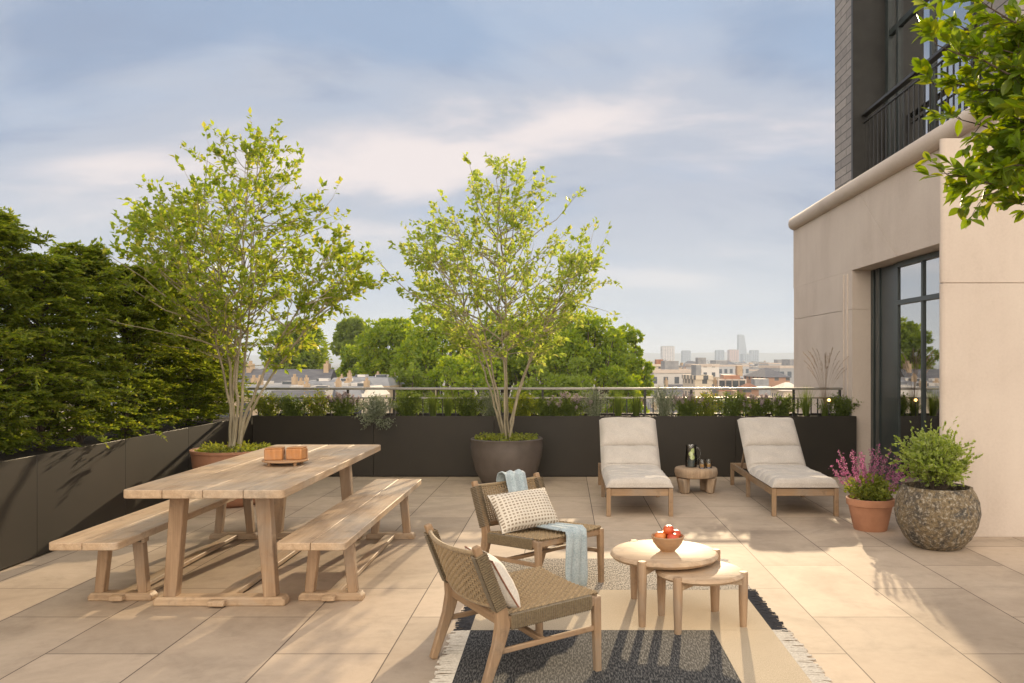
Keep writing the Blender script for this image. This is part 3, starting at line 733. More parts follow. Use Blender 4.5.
tag(obj('fruit_bowl', m, M_bowl, None, 60), 'turned wooden bowl of red fruit on the larger coffee table', 'bowl')
def fruitmat(name, c1, c2):
    m, t, b = mat(name); n = noise(t, ocoord(t), 18, 4)
    t.links.new(ramp(t, n, [(0.35, c1), (0.65, c2)]), b.inputs['Base Color']); b.inputs['Roughness'].default_value = 0.4
    return m
F1 = fruitmat('red_skin', (0.50,0.045,0.02), (0.62,0.13,0.03)); F2 = fruitmat('orange_red_skin', (0.60,0.14,0.03), (0.66,0.24,0.06))
for k, (dx, dy, dz, r_, mm, lb) in enumerate([(-0.045,-0.01,0.083,0.036,F2,'orange red fruit at the left of the wooden bowl'), (0.025,-0.038,0.080,0.036,F1,'red fruit at the front of the wooden bowl'),
                         (0.048,0.028,0.088,0.035,F1,'dark red fruit at the right of the wooden bowl'), (-0.01,0.045,0.082,0.034,F2,'orange red fruit at the back of the wooden bowl'), (0.005,0.0,0.122,0.033,F1,'red fruit on top of the pile in the bowl')]):
    t = thing('red_fruit', lb, 'fruit', (bx+dx, by+dy, bz+dz), k*1.3)
    prof = [(0.0,-0.88),(0.35,-0.86),(0.8,-0.55),(1.0,0.0),(0.86,0.55),(0.5,0.82),(0.15,0.76),(0.0,0.70)]
    obj('flesh', MB().lathe([(a*r_, b_*r_) for a, b_ in prof], 0, 0, 0, 20, lambda q, z: 0.02*math.cos(5*q)), mm, t, 60, world=False)
    obj('stalk', MB().tube([(0,0,0.7*r_),(0.003,0,0.98*r_)], 0.0016, 5), M_barkd, t, 60, world=False)

# ---------------------------------------------------------------- rug
def rugmat(name, c1, c2, sx, sy, th=0.5):
    m, t, b = mat(name); v = ocoord(t, (sx, sy, 1)); n = noise(t, v, 1.0, 2, 0.6); n2 = noise(t, ocoord(t), 3, 4)
    t.links.new(mixc(t, 0.35, ramp(t, n, [(th-0.1, c1), (th+0.1, c2)]), ramp(t, n2, [(0.3, 0.8), (0.7, 1.1)]), 'MULTIPLY'), b.inputs['Base Color'])
    b.inputs['Roughness'].default_value = 0.95; bump(t, b, n, 0.7, 0.004)
    return m
M_rugd = rugmat('charcoal_flatweave', (0.014,0.014,0.015), (0.15,0.142,0.13), 150, 30, 0.54)
M_rugg = rugmat('grey_white_flatweave', (0.09,0.075,0.06), (0.50,0.43,0.34), 140, 36, 0.49)
M_rugt = rugmat('tan_flatweave', (0.43,0.34,0.23), (0.53,0.43,0.30), 260, 90, 0.5)
M_fd = plain('charcoal_fringe', (0.022,0.022,0.025), (0.05,0.048,0.05), 90, 0.95, 2, 0); M_fl = plain('cream_fringe', (0.50,0.44,0.36), (0.66,0.60,0.50), 90, 0.95, 2, 0)
rug = thing('rug', 'flatwoven rug in charcoal, grey and tan blocks with fringed sides under the chairs', 'rug', (0.3, 4.5, 0))
RX0, RX1, RXM = -0.52, 1.14, 0.815
zb, zt_ = 0.001, 0.008
obj('grey_band', MB().box(RX0, RX1, 5.335, 6.17, zb, zt_), M_rugg, rug, 30)
obj('tan_band', MB().box(RX0, RX1, 4.543, 5.334, zb, zt_).box(RXM, RX1, 2.7, 4.541, zb, zt_), M_rugt, rug, 30)
obj('charcoal_field', MB().box(RX0, RXM-0.001, 2.7, 4.541, zb, zt_), M_rugd, rug, 30)
def fringe(xe, sgn, ya, yb, m_, wid=0.10):
    f = MB(); r = random.Random(int(xe*100)+int(ya*10)); y = ya
    while y < yb:
        l = wid*r.uniform(0.75, 1.12); dy = r.uniform(-0.02, 0.02)
        for _ in range(3):
            o = r.uniform(-0.005, 0.005); h = r.uniform(0.004, 0.008)
            f.tube([(xe, y+o, 0.006), (xe+sgn*l*0.5, y+o+dy*0.5+r.uniform(-.004,.004), h), (xe+sgn*l, y+dy+o*2, 0.0035)], [0.003,0.0025,0.002], 4, False)
        y += 0.0115
    obj('fringe', f, m_, rug, 60)
for xe, sg in ((RX0, -1), (RX1, 1)):
    fringe(xe, sg, 5.34, 6.17, M_fl, 0.07); fringe(xe, sg, 4.545, 5.33, M_fd, 0.09); fringe(xe, sg, 2.7, 4.54, M_fl, 0.10)

# ---------------------------------------------------------------- sun loungers
def lounger(x0, label):
    x1 = x0+0.635; yf, yr = 7.85, 9.85; cx = (x0+x1)/2
    t = thing('sun_lounger', label, 'sun lounger', (cx, 8.85, 0), 0, 'teak sun loungers in front of the trough planter')
    lw = 0.042
    for x in (x0+lw/2, x1-lw/2):
        for y in (yf+lw/2, 8.98, yr-lw/2):
            obj('leg', MB().box(x-lw/2, x+lw/2, y-lw/2, y+lw/2, 0, 0.262 if y > yf+0.1 else 0.268), M_chair_z, t, 30, 0.005)
        obj('side_rail', MB().box(x-0.014, x+0.014, yf+lw+0.001, yr-lw-0.001, 0.195, 0.262), M_chair_y, t, 30, 0.004)
    obj('front_rail', MB().box(x0+lw+0.001, x1-lw-0.001, yf+0.008, yf+0.034, 0.195, 0.262), M_chair_x, t, 30, 0.004)
    obj('rear_rail', MB().box(x0+lw+0.001, x1-lw-0.001, yr-0.034, yr-0.008, 0.195, 0.262), M_chair_x, t, 30, 0.004)
    m = MB(); y = yf+0.06
    while y < 8.86: m.box(x0+0.03, x1-0.03, y, y+0.05, 0.255, 0.272); y += 0.065
    obj('slats', m, M_chair_x, t, 30)
    B0, B1 = Vector((0, 8.90, 0.285)), Vector((0, 9.40, 0.745))
    m = MB(); dd = (B1-B0).normalized()
    for s in (x0+0.05, x1-0.05): m.bar((s, B0.y, B0.z), (s, B1.y, B1.z), 0.028, 0.04)
    k = 0.03
    L = (B1-B0).length
    while k < L-0.02:
        p = B0+dd*k; m.bar((x0+0.05, p.y, p.z+0.01), (x1-0.05, p.y, p.z+0.01), 0.045, 0.012, side=(0, dd.y, dd.z)); k += 0.065
    obj('backrest', m, M_chair_x, t, 30, 0.003)
    m = MB()
    for s in (x0+0.085, x1-0.085): m.bar((s, 9.30, 0.64), (s, 9.62, 0.235), 0.022, 0.03)
    obj('prop', m, M_chair_y, t, 30, 0.003)
    # quilted mattress
    P = [Vector((0,yf-0.005,0.275)), Vector((0,8.78,0.275)), Vector((0,8.90,0.305)), Vector((0,9.43,0.80))]
    d = [0]
    for a, b in zip(P, P[1:]): d.append(d[-1]+(b-a).length)
    cre = [0, 0.17, 0.36, 0.55, 0.76, 1.00, 1.37, d[-1]]
    deep = [0.6, 0.62, 0.72, 0.62, 0.68, 0.9, 0.9, 0.7]
    mm = MB(); nu, nv = 260, 26; seed = x0*3
    def sect(s_):
        i = max(k for k in range(4) if d[k] <= s_+1e-9); i = min(i, 2); q = (s_-d[i])/(d[i+1]-d[i])
        p = P[i].lerp(P[i+1], q); 
        def nn(i): tg = (P[i+1]-P[i]).normalized(); return Vector((0, -tg.z, tg.y))
        n = nn(i)
        if i == 0 and q > 0.85: n = n.lerp(nn(1), (q-0.85)/0.3)
        if i == 1: n = nn(1)
        if i == 2 and q < 0.15: n = nn(1).lerp(n, 0.5+q/0.3)
        return p, n.normalized()
    def top(u, v):
        s_ = u*d[-1]; p, n = sect(s_)
        j = max(k for k in range(len(cre)) if cre[k] <= s_+1e-9); j = min(j, len(cre)-2)
        a = (s_-cre[j]); b_ = cre[j+1]-s_; xx_ = 2*a/(a+b_)-1
        mn = (deep[j] if xx_ < 0 else deep[j+1])
        t_ = (1-mn)+mn*max(0.0, 1-abs(xx_)**3.5)**0.5; ea = eb = 0
        e = 1-abs(2*v-1)**7; e = max(e, 0)**0.5
        wr = 0.004*math.sin(19*v+9*s_+seed)*math.sin(23*s_+5*v)+0.003*math.sin(41*s_+11*v+seed)
        h = (0.095*t_+wr)*e+0.004
        xw = x0-0.004+(x1-x0+0.008)*v
        if ea+eb > 0.5: xw = cx+(xw-cx)*(1-0.012*(ea+eb))
        return p+n*h+Vector((xw,0,0))
    def bot(u, v):
        p, n = sect(u*d[-1]); return p+Vector((x0-0.004+(x1-x0+0.008)*v,0,0))+n*0.002
    mm.grid(top, nu, nv); mm.grid(bot, nu, nv)
    g = nu*nv
    mm.f += [(j+1, j, g+j, g+j+1) for j in range(nv-1)]+[((nu-1)*nv+j, (nu-1)*nv+j+1, g+(nu-1)*nv+j+1, g+(nu-1)*nv+j) for j in range(nv-1)]
    mt = obj('mattress', mm, M_linen, t, 70)
    sm_ = MB()
    for cc in cre[1:-1]:
        q = cc/d[-1]; sm_.tube([tuple(top(q, v/24)+Vector((0,0,0.002))) for v in range(1, 24)], 0.0085, 6, False)
    obj('seam', sm_, M_crease_shade, mt, 60)  # dark tubes laid in the quilting creases in place of their shade
lounger(0.395, 'teak sun lounger with oat mattress, straight behind the fruit bowl tables')
lounger(1.972, 'teak sun lounger with oat mattress, beside the potted purple flowers')

# stump table, jug, tumblers
sx, sy = 1.475, 9.30
st = thing('stump_table', 'chunky round side table carved from raw wood between the loungers', 'side table', (sx, sy, 0))
jit = lambda q, z: 0.02*math.sin(3*q+1)+0.012*math.sin(7*q+z*20)
obj('tabletop', MB().lathe([(0.0,0.172),(0.20,0.172),(0.232,0.185),(0.242,0.225),(0.238,0.265),(0.225,0.278),(0.0,0.28)], sx, sy, 0, 48, jit), M_stump, st, 50)
for a in (215, 335, 45, 140):
    x, y = sx+0.165*math.cos(R(a)), sy+0.165*math.sin(R(a)); ox, oy = 0.02*math.cos(R(a)), 0.02*math.sin(R(a))
    obj('leg', MB().bar((x, y, 0), (x+ox, y+oy, 0.173), 0.085, 0.075, 0.115, 0.095, side=(-math.sin(R(a)), math.cos(R(a)), 0)), M_stump, st, 30, 0.015, seg=3)
M_clear = glassmat('clear_glass', (0.985,0.99,0.985), 0.04)
M_drink = plain('dark_drink', (0.07,0.10,0.11), (0.12,0.15,0.15), 5, 0.1, 2, 0); M_amber = plain('amber_drink', (0.85,0.45,0.13), (0.92,0.58,0.22), 5, 0.15, 2, 0)
M_limef = plain('lime_slice', (0.45,0.55,0.12), (0.62,0.68,0.25), 40, 0.4, 2, 0)
jx, jy = sx-0.05, sy+0.02; jz = 0.28
jg = thing('glass_jug', 'glass water jug with lime slices on the stump table', 'jug', (jx, jy, jz))
obj('body', MB().lathe([(0.052,0.0),(0.066,0.006),(0.068,0.10),(0.058,0.17),(0.056,0.225),(0.062,0.25),(0.060,0.25),(0.053,0.225),(0.055,0.17),(0.064,0.10),(0.062,0.012),(0.0,0.010)], jx, jy, jz, 32), M_clear, jg, 60)
obj('water', MB().lathe([(0.0,0.012),(0.060,0.013),(0.062,0.08),(0.0,0.081)], jx, jy, jz, 28), M_drink, jg, 60)
obj('handle', MB().tube([(jx+0.056,jy,jz+0.22),(jx+0.085,jy,jz+0.215),(jx+0.105,jy,jz+0.18),(jx+0.10,jy,jz+0.12),(jx+0.066,jy,jz+0.075)], 0.007, 8), M_clear, jg, 60)
for k, (dz, dx, ty) in enumerate(((0.15,-0.005,0.3),(0.185,0.02,-0.5),(0.11,0.012,0.2))):
    mm = MB().lathe([(0.0,-0.003),(0.027,-0.003),(0.027,0.003),(0.0,0.003)], 0, 0, 0, 18)
    mm.xf(Matrix.Translation((jx+dx, jy-0.015, jz+dz)) @ Euler((R(80), ty, 0)).to_matrix().to_4x4())
    obj('lime_slice', mm, M_limef, jg, 30)
for k, (dx, dy, lb) in enumerate(((0.055,-0.09,'amber filled tumbler on the stump table, next to the jug'), (0.135,-0.06,'amber filled tumbler on the stump table, farther from the jug'))):
    gx, gy = sx+dx, sy+dy
    g = thing('tumbler', lb, 'glass', (gx, gy, jz), 0, 'tumblers on the stump table')
    obj('glass', MB().lathe([(0.030,0.0),(0.036,0.004),(0.042,0.095),(0.040,0.095),(0.033,0.010),(0.0,0.009)], gx, gy, jz, 24), M_clear, g, 60)
    obj('drink', MB().lathe([(0.0,0.011),(0.032,0.012),(0.035,0.045),(0.0,0.046)], gx, gy, jz, 24), M_amber, g, 60)

# ---------------------------------------------------------------- potted multi-stem trees
def multistem(root, bx, by, bz, top, half_w, crown_lo, nstem, lmat, seed, leaf=0.05, lean=(0,0), bark=None, thick=1.0, dens=1.0):
    """trunk clump and open crown; the crown fills an egg that is widest low down and pointed above"""
    rg = np.random.default_rng(seed); bark = bark or M_bark
    wood_ = MB(); LP, LD = [], []
    H = top-bz
    def env(z):
        q = (z-crown_lo)/(top-crown_lo)
        if q < -0.12 or q > 1.02: return 0.0
        q = max(q, 0)
        return half_w*min((0.45+q*2.0), 1.0, 1.25*max(0.0, 1.02-q)**0.62)
    def curve(p0, d0, length, n, wob, upb):
        pts = [p0]; d = nrm(d0); s = length/n
        for _ in range(n):
            d = nrm(d+rg.normal(0, wob, 3)+np.array([0,0,upb])); pts.append(pts[-1]+d*s)
        return pts
    def twig(p, d, l):
        pts = curve(p, d, l, 3, 0.16, 0.03)
        wood_.tube([tuple(q) for q in pts], [0.0016,0.0013,0.001,0.0008], 3, False)
        n = int(rg.integers(6, 12))
        for k in range(n):
            q = rg.uniform(0.2, 1.0)*3; i = min(int(q), 2); f = q-i
            pp = pts[i]*(1-f)+pts[i+1]*f
            dd = nrm(pts[i+1]-pts[i])+rg.normal(0, 0.75, 3); dd[2] -= 0.05
            LP.append(pp+rg.normal(0, 0.012, 3)); LD.append(dd)
    for sidx in range(nstem):
        a = 2*math.pi*sidx/nstem+rg.uniform(-0.4, 0.4)
        spread = (0.05, 0.9, 0.35, 1.0, 0.55, 0.8, 0.2, 0.95, 0.65, 0.4)[sidx % 10]
        n = 18; pts = []; hs = H*(0.98-0.42*spread**1.3)
        tgt_r = half_w*0.70*spread
        off = rg.normal(0, 0.018, (n+1, 2)).cumsum(0)*0.6
        for i in range(0, n+1):
            q = i/n; z = bz+hs*q-(0.03 if i == 0 else 0)
            rr = 0.04+tgt_r*(q**1.5)+0.05*spread*q
            pts.append(np.array([bx+rr*math.cos(a)+off[i,0]*min(1,i)+lean[0]*q, by+rr*math.sin(a)+off[i,1]*min(1,i)+lean[1]*q, z]))
        r0 = rg.uniform(0.018, 0.027)*thick
        wood_.tube([tuple(q) for q in pts], [r0*(1-0.88*(i/n)**0.8)+0.0015 for i in range(n+1)], 7, False)
        for i in range(4, n+1):
            z = pts[i][2]
            if z < crown_lo-0.30: continue
            for _ in range(3 if i < n else 4):
                b = rg.uniform(0, 2*math.pi); out = np.array([math.cos(b), math.sin(b), 0])
                rad = np.array([pts[i][0]-bx-lean[0]*0.5, pts[i][1]-by-lean[1]*0.5, 0]); out = nrm(out+1.0*nrm(rad)*min(1, np.linalg.norm(rad)*3))
                d = nrm(out+np.array([0,0,rg.uniform(0.15, 0.75)]))
                ctr = np.array([bx+lean[0]*0.5, by+lean[1]*0.5])
                l = 0.14
                for _k in range(14):                      # reach out to the envelope
                    e_ = pts[i]+d*(l+0.08)
                    if np.linalg.norm(e_[:2]-ctr) > env(e_[2]): break
                    l += 0.08
                l = min(l, 1.15)*rg.uniform(0.55, 1.12)
                if rg.uniform() < 0.12: l *= 1.25
                bp = curve(pts[i], d, l, 6, 0.12, 0.04)
                r1 = (0.0018+0.005*l)
                wood_.tube([tuple(q) for q in bp], [r1*(1-0.8*k/6)+0.001 for k in range(7)], 4, False)
                nt_ = int((2+l*9)*dens)
                for k in range(nt_):
                    q = rg.uniform(0.3, 1)*6; ii = min(int(q), 5); f = q-ii
                    pp = bp[ii]*(1-f)+bp[ii+1]*f
                    dd = nrm(bp[ii+1]-bp[ii])+rg.normal(0, 0.7, 3); dd[2] += 0.15
                    twig(pp, dd, rg.uniform(0.08, 0.20))
                twig(bp[-1], bp[-1]-bp[-2], rg.uniform(0.10, 0.24))
    LP = np.array(LP); LD = np.array(LD); n = len(LP)
    L = rg.uniform(0.75, 1.25, n)*leaf
    v, f = leaves(LP, LD, L*rg.uniform(0.7, 1.2, n), L*rg.uniform(0.45, 0.72, n), 0.2, rg)
    obj('trunk', wood_, bark, root, 60)
    leafobj('crown', v, f, lmat, root)
    print('leaves', n)
    return n
def mossy(root, cx, cy, z, r, seed, n=900, m_=None, h=0.05):
    rg = np.random.default_rng(seed); a = rg.uniform(0, 2*np.pi, n); q = np.sqrt(rg.uniform(0, 1, n))*r
    P = np.stack([cx+q*np.cos(a), cy+q*np.sin(a), z+rg.uniform(-0.01, h, n)*(1-0.5*q/r)+0.02*np.sin(a*5)], 1)
    D = np.stack([np.cos(a)*0.6, np.sin(a)*0.6, np.ones(n)*0.5], 1)+rg.normal(0, 0.6, (n,3))
    v, f = leaves(P, D, rg.uniform(0.025, 0.05, n), rg.uniform(0.015, 0.028, n), 0.2, rg)
    leafobj('underplanting', v, f, m_ or G_moss, root)
def pot(cx, cy, prof, m_, label, name='plant_pot', jitter=None, soil=None, cat='plant pot', seg=56):
    t = thing(name, label, cat, (cx, cy, 0))
    obj('vessel', MB().lathe(prof, cx, cy, 0, seg, jitter), m_, t, 50)
    if soil: obj('soil', MB().lathe([(0.0, soil[1]-0.02), (soil[0], soil[1]-0.02), (soil[0]*0.7, soil[1]+0.005), (0.0, soil[1]+0.012)], cx, cy, 0, 32), M_soil, t, 60)
    return t
# left tree in a wide clay bowl
c1 = (-3.42, 8.52)
pot(*c1, [(0.0,0.0),(0.22,0.0),(0.29,0.05),(0.36,0.22),(0.395,0.42),(0.41,0.545),(0.42,0.55),(0.42,0.575),(0.385,0.575),(0.365,0.54),(0.36,0.42),(0.0,0.40)], M_clayred, 'wide weathered clay bowl under the tree beside the hedge planter', soil=(0.362,0.53))
t1 = thing('multistem_tree', 'multi-stemmed tree in the clay bowl behind the dining table', 'tree', (c1[0], c1[1], 0.53))
mossy(t1, c1[0], c1[1], 0.56, 0.36, 3)
multistem(t1, c1[0], c1[1], 0.54, 3.80, 1.28, 1.70, 8, G_yel, 11, 0.066, lean=(0.24,0), dens=0.55, thick=0.85)
# centre tree in a dark round pot
c2 = (-0.70, 9.92)
pot(*c2, [(0.0,0.0),(0.27,0.0),(0.30,0.02),(0.375,0.17),(0.42,0.34),(0.432,0.45),(0.425,0.52),(0.435,0.545),(0.42,0.555),(0.395,0.54),(0.39,0.45),(0.0,0.42)], M_claypot, 'dark round clay pot under the tree in front of the trough planter', soil=(0.388,0.515))
t2 = thing('multistem_tree', 'slender multi-stemmed tree in the dark round pot at the middle of the terrace', 'tree', (c2[0], c2[1], 0.51))
mossy(t2, c2[0], c2[1], 0.54, 0.38, 4)
multistem(t2, c2[0], c2[1], 0.52, 3.84, 1.34, 1.72, 8, G_tree2, 23, 0.063, lean=(-0.08,0), thick=0.62, dens=0.46)

# foreground tree on the right, its branches reach into the view
c3 = (2.95, 3.55)
pot(*c3, [(0.0,0.0),(0.27,0.0),(0.30,0.02),(0.375,0.17),(0.42,0.34),(0.432,0.45),(0.425,0.52),(0.435,0.545),(0.42,0.555),(0.395,0.54),(0.39,0.45),(0.0,0.42)], M_claypot, 'dark round clay pot under the nearest tree at the right', soil=(0.388,0.515))
t3 = thing('broadleaf_tree', 'broad-leaved tree reaching in from the right edge in front of the building', 'tree', (c3[0], c3[1], 0.51))
def bigleaves(P, D, L, rg):
    n = len(P); D = unit(D); U = np.zeros((n,3)); U[:,2] = 0.9; U += rg.normal(0, 0.45, (n,3))
    Sd = unit(np.cross(D, U)); Nn = np.cross(Sd, D); L = L[:,None]; W = L*rg.uniform(0.42, 0.55, (n,1)); c = rg.uniform(0.02, 0.16, (n,1))
    rows = []
    for q, wq in ((0,0.04),(0.22,0.36),(0.5,0.5),(0.78,0.34),(1.0,0.02)):
        mid = P+D*L*q-Nn*L*c*q*q
        rows += [mid+Sd*W*wq+Nn*W*wq*0.35, mid, mid-Sd*W*wq+Nn*W*wq*0.35]
    v = np.stack(rows, 1).reshape(-1,3); i = np.arange(n)[:,None]*15; fs = []
    for r_ in range(4):
        for c_ in range(2): fs.append(i+np.array([[r_*3+c_, r_*3+c_+1, (r_+1)*3+c_+1, (r_+1)*3+c_]]))
    return v, np.concatenate(fs, 0)
def near_tree():
    rg = np.random.default_rng(31); wd = MB(); P, D = [], []
    base = np.array([c3[0], c3[1], 0.5]); fork = np.array([c3[0]-0.05, c3[1], 1.7])
    wd.tube([tuple(base), tuple(base*0.6+fork*0.4+np.array([0.02,0.01,0])), tuple(fork)], [0.04,0.034,0.03], 9)
    # branch tips: (px, py, depth)
    tips = [(925,55,3.5),(922,95,3.75),(935,185,3.7),(975,205,3.6),(1010,215,3.8),(960,10,3.4),(990,60,3.5),(985,120,3.65),(1030,150,3.6),(1035,40,3.7),(1000,-40,3.5),(1070,100,3.7),(950,130,3.9),(940,30,3.9),(1005,95,3.95),(975,165,3.8),(1000,175,3.5),(1085,-30,3.6),(1090,200,3.5),(1100,60,4.0),(1015,5,3.9),(960,75,3.7),(1020,120,3.4),(1010,170,3.65),(1040,190,3.6),(990,100,3.8),(1015,60,3.6),(985,30,3.6),(1030,20,3.5),(1010,140,3.9),(965,195,3.75),(1045,110,3.5),(1000,45,3.8),(1022,85,3.7)]
    for px_, py_, Y in tips:
        px_ += 12; py_ -= 10
        tip = np.array([(px_-565)*Y/825, Y, 1.5+(359-py_)*Y/825])
        st_ = fork+np.array([rg.normal(0,.03), rg.normal(0,.03), rg.uniform(0.0, 0.7)])
        mid = (st_+tip)/2+np.array([0.05, rg.normal(0,0.05), 0.12])
        n = 14; pts = []
        for k in range(n+1):
            q = k/n; pts.append((1-q)**2*st_+2*q*(1-q)*mid+q*q*tip+rg.normal(0, 0.008, 3)*(0 < k < n))
        wd.tube([tuple(p) for p in pts], [0.011*(1-q/n)+0.0022 for q in range(n+1)], 6, False)
        for k in range(4, n+1):
            for _ in range(2):
                p = pts[k]; d = nrm(pts[min(k+1,n)]-pts[k-1])+rg.normal(0, 0.7, 3); d = nrm(d); l = rg.uniform(0.05, 0.17)
                tp = [p+d*l*q+np.array([0,0,0.015*math.sin(q*3)]) for q in (0, 0.5, 1)]
                wd.tube([tuple(x) for x in tp], [0.0022,0.0018,0.0012], 4, False)
                for _ in range(8):
                    q = rg.uniform(0.1, 1); P.append(p+d*l*q); D.append(d+rg.normal(0, 0.65, 3))
                for _ in range(3): P.append(tp[-1]); D.append(d+rg.normal(0, 0.5, 3))
    # the rest of the crown to the right, outside the frame
    for _ in range(40):
        a = rg.uniform(0, 2*math.pi); rr = rg.uniform(0.15, 0.6)
        tip = np.array([c3[0]+0.15+rr*math.cos(a), c3[1]+rr*math.sin(a), rg.uniform(2.1, 3.6)])
        st_ = fork+np.array([0,0,rg.uniform(0, 0.6)])
        pts = [st_*(1-q)+tip*q+rg.normal(0, 0.01, 3) for q in np.linspace(0, 1, 9)]
        wd.tube([tuple(p) for p in pts], [0.010*(1-q/8)+0.002 for q in range(9)], 5, False)
        for k in range(3, 9):
            for _ in range(9): P.append(pts[k]+rg.normal(0, 0.06, 3)); D.append(pts[k]-pts[k-1]+rg.normal(0, 0.08, 3))
    P = np.array(P); D = np.array(D); L = rg.uniform(0.050, 0.085, len(P))
    v, f = bigleaves(P, D, L, rg)
    obj('trunk', wd, M_barkd, t3, 60); leafobj('crown', v, f, G_near, t3)
near_tree()

# ---------------------------------------------------------------- conifer hedge
def conifer(H, rad, seed):
    """built at the origin, 0..H"""
    rg = np.random.default_rng(seed)
    t = thing('conifer_tree', '', 'tree', (0,0,0), 0, 'conifers of the hedge')
    wd = MB().tube([(0,0,-0.05),(0.02,0,H*0.5),(0,0,H*0.97)], [0.035,0.022,0.004], 7)
    SP, SD, SL = [], [], []
    nb_ = 200; s = 8
    for k in range(nb_):
        q = (k+rg.uniform(0,1))/nb_; z = -0.02+H*0.93*q; a = k*2.399+rg.uniform(-0.5, 0.5)
        prof = (0.8+0.2*math.sin(q*11+seed*2))*(1-q**2.0)**0.7
        l = rad*prof*rg.uniform(0.45, 1.3)+0.10
        rise = rg.uniform(0.8, 1.35)+0.5*q; pts = []
        for i in range(s+1):
            u = i/s; aa = a+0.25*u*math.sin(k)
            pts.append(np.array([l*u*math.cos(aa), l*u*math.sin(aa), z+l*(rise*u-0.75*u*u)]))
        wd.tube([tuple(p) for p in pts[::2]], [0.006,0.005,0.004,0.003,0.0015], 3, False)
        out = np.array([math.cos(a), math.sin(a), 0]); sd_ = np.array([-math.sin(a), math.cos(a), 0])
        for i in range(2, s+1):
            u = i/s; ln = 0.19*(1-0.5*u)*rg.uniform(0.6, 1.3)
            for sg in (-1, 1):
                SP.append(pts[i]); SD.append(out*0.85+sd_*sg*0.95+np.array([0,0,0.12])); SL.append(ln)
        SP.append(pts[s]); SD.append(pts[s]-pts[s-1]); SL.append(0.12)
    SP = np.array(SP); SD = unit(np.array(SD)+rg.normal(0, 0.14, (len(SP),3))); SL = np.array(SL)[:,None]
    P, D = [], []; up = np.array([0,0,1.0])
    for j in range(6):
        u = (j+0.5)/6; pp = SP+SD*SL*u-up*SL*0.22*u*u
        for s2 in (-1, 0, 1):
            P.append(pp); D.append(SD*0.9+np.cross(SD, up)*s2*0.85-up*0.05+rg.normal(0, 0.3, SD.shape))
    P = np.concatenate(P); D = np.concatenate(D); L = rg.uniform(0.024, 0.050, len(P))
    v, f = cards(P, D, L, L*0.42, rg, 1.0)
    obj('trunk', wd, M_barkd, t, 60, world=False); leafobj('crown', v, f, G_con, t, False)
    return t
cons = [(-4.50,4.2,2.05),(-4.50,5.0,2.0),(-4.52,5.75,2.0),(-4.50,6.40,2.0),(-4.45,7.0,1.72),(-4.50,7.65,1.90),(-4.45,8.35,1.78),(-4.50,9.05,1.85),(-4.45,9.75,1.65),(-4.50,10.45,1.60)]
names_ = ['conifer of the hedge outside the left edge of the view', 'nearest conifer at the left edge, cut by the frame', 'hedge conifer second in view from the left edge, pointed top', 'hedge conifer behind the near end of the left bench',
          'hedge conifer above the second planter seam', 'tall dark hedge conifer left of the clay bowl tree', 'hedge conifer with the yellowish skirt beside the clay bowl tree', 'hedge conifer directly behind the stems of the clay bowl tree', 'hedge conifer near the corner of the two troughs', 'last hedge conifer beside the end of the railing']
cproto = [[conifer(2.0, 0.47, 50+k), False] for k in range(4)]
for i, (x, y, h) in enumerate(cons):
    q = cproto[i % 4]; o = q[0] if not q[1] else copy_tree(q[0]); q[1] = True
    o.location = (x, y, 0.72); o.rotation_euler = (0, 0, i*1.9); o.scale = (1, 1, h/2.0); o['label'] = names_[i]

# ---------------------------------------------------------------- planting in the long trough
def tuft(cx, cy, z, n, h, spread, m_, label, seed, name='ornamental_grass', wid=0.006, cat='plant', nod=0.35):
    rg = np.random.default_rng(seed); t = thing(name, label, cat, (cx, cy, z)); V, F = [], []
    for k in range(n):
        a = rg.uniform(0, 2*math.pi); r0 = rg.uniform(0, 0.035); l = h*rg.uniform(0.6, 1.1); s = spread*rg.uniform(0.1, 1)
        dx, dy = math.cos(a), math.sin(a); prev = None; b0 = len(V); sx_, sy_ = -dy, dx
        for i in range(6):
            u = i/5; r_ = r0+s*(u**1.7); zz = z-0.02+l*(u-nod*s*u**3); w_ = wid*(1-u*0.9)/2
            p = (cx+dx*r_, cy+dy*r_, zz); V += [(p[0]+sx_*w_, p[1]+sy_*w_, p[2]), (p[0]-sx_*w_, p[1]-sy_*w_, p[2])]
        F += [(b0+2*i, b0+2*i+1, b0+2*i+3, b0+2*i+2) for i in range(5)]
    leafobj('blades', np.array(V), np.array(F), m_, t)
    return t
